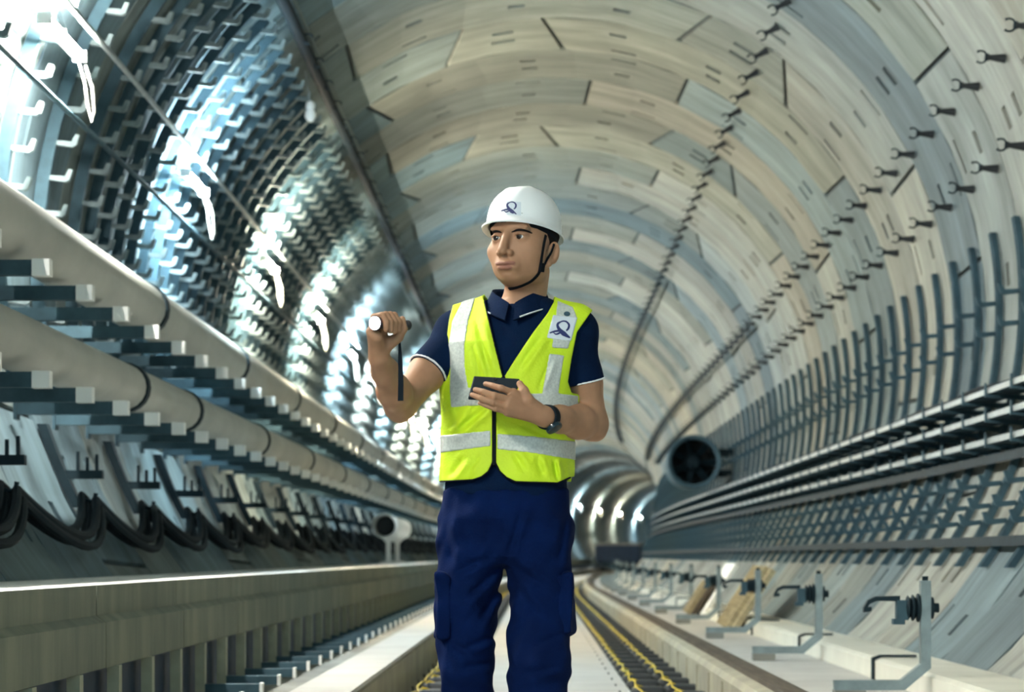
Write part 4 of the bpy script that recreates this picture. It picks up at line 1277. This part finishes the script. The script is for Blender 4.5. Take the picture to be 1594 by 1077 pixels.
# lighter sticker and the mark
mb = MB(); g_ = []
for i in range(5):
    g_.append([mb.bm.verts.new(hit(bv_h, 789 + 22 * j / 4, 313.5 + 21 * i / 4 + .3 * j, .0008)[0]) for j in range(5)])
for i in range(4):
    for j in range(4): mb.face([g_[i][j], g_[i][j+1], g_[i+1][j+1], g_[i+1][j]])
child(mb.build('sticker', M_PATCH), helm)
emblem(bv_h, lambda x, y: (740 + (320 + (x - 440) * .36) / 5.667, 280 + (247 + (y - 500) * .36) / 5.667), .0050, helm)
# head band and chin strap
mb = MB(); rr = []
for z in (.002, .010, .034):
    rr.append([mb.bm.verts.new(HM @ Vector(((.0865 if z > .005 else .085) * math.sin(a) - .006, -.1055 * math.cos(a) + .005, z + .006 + .025 * math.cos(a)))) for a in np.linspace(0, 2 * PI, 48, endpoint=False)])
for a, b in zip(rr, rr[1:]):
    for k in range(48): mb.face([a[k], a[(k+1) % 48], b[(k+1) % 48], b[k]])
child(mb.build('head_band', M_BAND, None, True), helm)
def strap_line(pts, w):
    return ribbon(bv_body, [tuple(x) for x in spline(pts, 5)], [w] * (len(pts) * 5), .003, .003, 1)
child(strap_line([(849, 366), (846, 380), (843, 398), (841, 412), (838, 425), (828, 436), (815, 443), (802, 447.5), (793, 449)], .0085).build('chin_strap', M_BAND), helm)
child(strap_line([(862, 380), (856, 396), (848, 410), (841, 420)], .006).build('chin_strap', M_BAND), helm)
h = hit(bv_body, 842, 416, .004)
child(MB().box(-.007, .007, -.004, .004, -.012, .012, Matrix.Translation(h[0]) @ h[1].to_track_quat('Y', 'Z').to_matrix().to_4x4()).build('strap_buckle', M_BAND), helm)

# ---- wrist watch
ad = (EL_R - WR_R) / np.linalg.norm(EL_R - WR_R); c = WR_R + ad * .012
bz = Vector(ad).to_track_quat('Z', 'Y').to_matrix().to_4x4()
Mw = Matrix.Translation(c) @ bz
watch = child(MB().lathe([(.0305, -.012), (.033, -.011), (.0335, 0), (.033, .011), (.0305, .012)], 32, Mw).build('wrist_watch', M_WATCH, None, True), person)
fdir = Vector((-.15, -.90, -.42)).normalized(); fdir = (fdir - Vector(ad) * fdir.dot(Vector(ad))).normalized()
Mf = Matrix.Translation(Vector(c) + fdir * .030) @ fdir.to_track_quat('Z', 'Y').to_matrix().to_4x4()
child(MB().lathe([(.022, 0), (.0225, .006), (.021, .0095), (.019, .010), (1e-4, .010)], 28, Mf, cap=False).build('watch_face', M_WFACE, None, True), watch)

# ---- tablet and torch (held things)
tc = Vector(P(769, 606, 6.795))
Mt = Matrix.Translation(tc) @ Matrix.Rotation(math.radians(4), 4, 'Y') @ Matrix.Rotation(math.radians(-8), 4, 'Z') @ Matrix.Rotation(math.radians(-48), 4, 'X')
tab = thing('tablet', 'small dark tablet held in the left hand of the man', 'tablet', Mt)
MB().box(-.061, .061, -.005, .004, -.046, .046, None, .003).build('case', M_TABLET, tab)
MB().box(-.057, .057, .004, .0052, -.042, .042).build('screen', M_SCREEN, tab)
MB().lathe([(.004, 0), (.004, .0012), (1e-4, .0012)], 12, Matrix.Translation((-.002, -.005, .036)) @ Matrix.Rotation(PI / 2, 4, 'X'), cap=False).build('camera_lens', M_SCREEN, tab)
axv = Vector(T_HEAD - T_TAIL); Lt = axv.length
Mtor = Matrix.Translation(T_TAIL) @ axv.to_track_quat('Z', 'Y').to_matrix().to_4x4()
tor = thing('torch', 'lit hand torch raised in the right fist of the man', 'torch', Mtor)
MB().lathe([(.010, -.012), (.0125, -.010), (.0125, .002), (.0115, .004), (.0115, .012), (.013, .014), (.013, Lt - .028), (.0175, Lt - .014), (.0185, Lt), (.016, Lt), (.015, Lt - .004)], 24, cap=False).build('barrel', M_TORCH, tor, True)
MB().lathe([(.0105, -.0165), (.0135, -.0155), (.0135, -.010), (.0105, -.0095)], 24).build('tail_cap', M_BLACK, tor, True)
MB().lathe([(.0158, Lt - .003), (1e-4, Lt - .003)], 24, cap=False).build('lens', M_LENS, tor)
lp_ = [Vector(P(630, 508, 6.70)), Vector(P(627, 520, 6.70)), Vector(P(622, 533, 6.70)), Vector(P(623, 560, 6.70)), Vector(P(624, 595, 6.70)), Vector(P(623.5, 624, 6.70))]
mb = MB(); rows_ = []
for i, (p, w_) in enumerate(zip(lp_, (.0012, .0012, .003, .0055, .007, .0072))):
    rows_.append([mb.bm.verts.new(p + Vector((x * w_, y * .0022, 0))) for x, y in ((-1, -1), (1, -1), (1, 1), (-1, 1))])
for a, b in zip(rows_, rows_[1:]):
    for k in range(4): mb.face([a[k], a[(k+1) % 4], b[(k+1) % 4], b[k]])
mb.face(rows_[0]); mb.face(rows_[-1])
child(mb.build('wrist_strap', M_WATCH), tor)
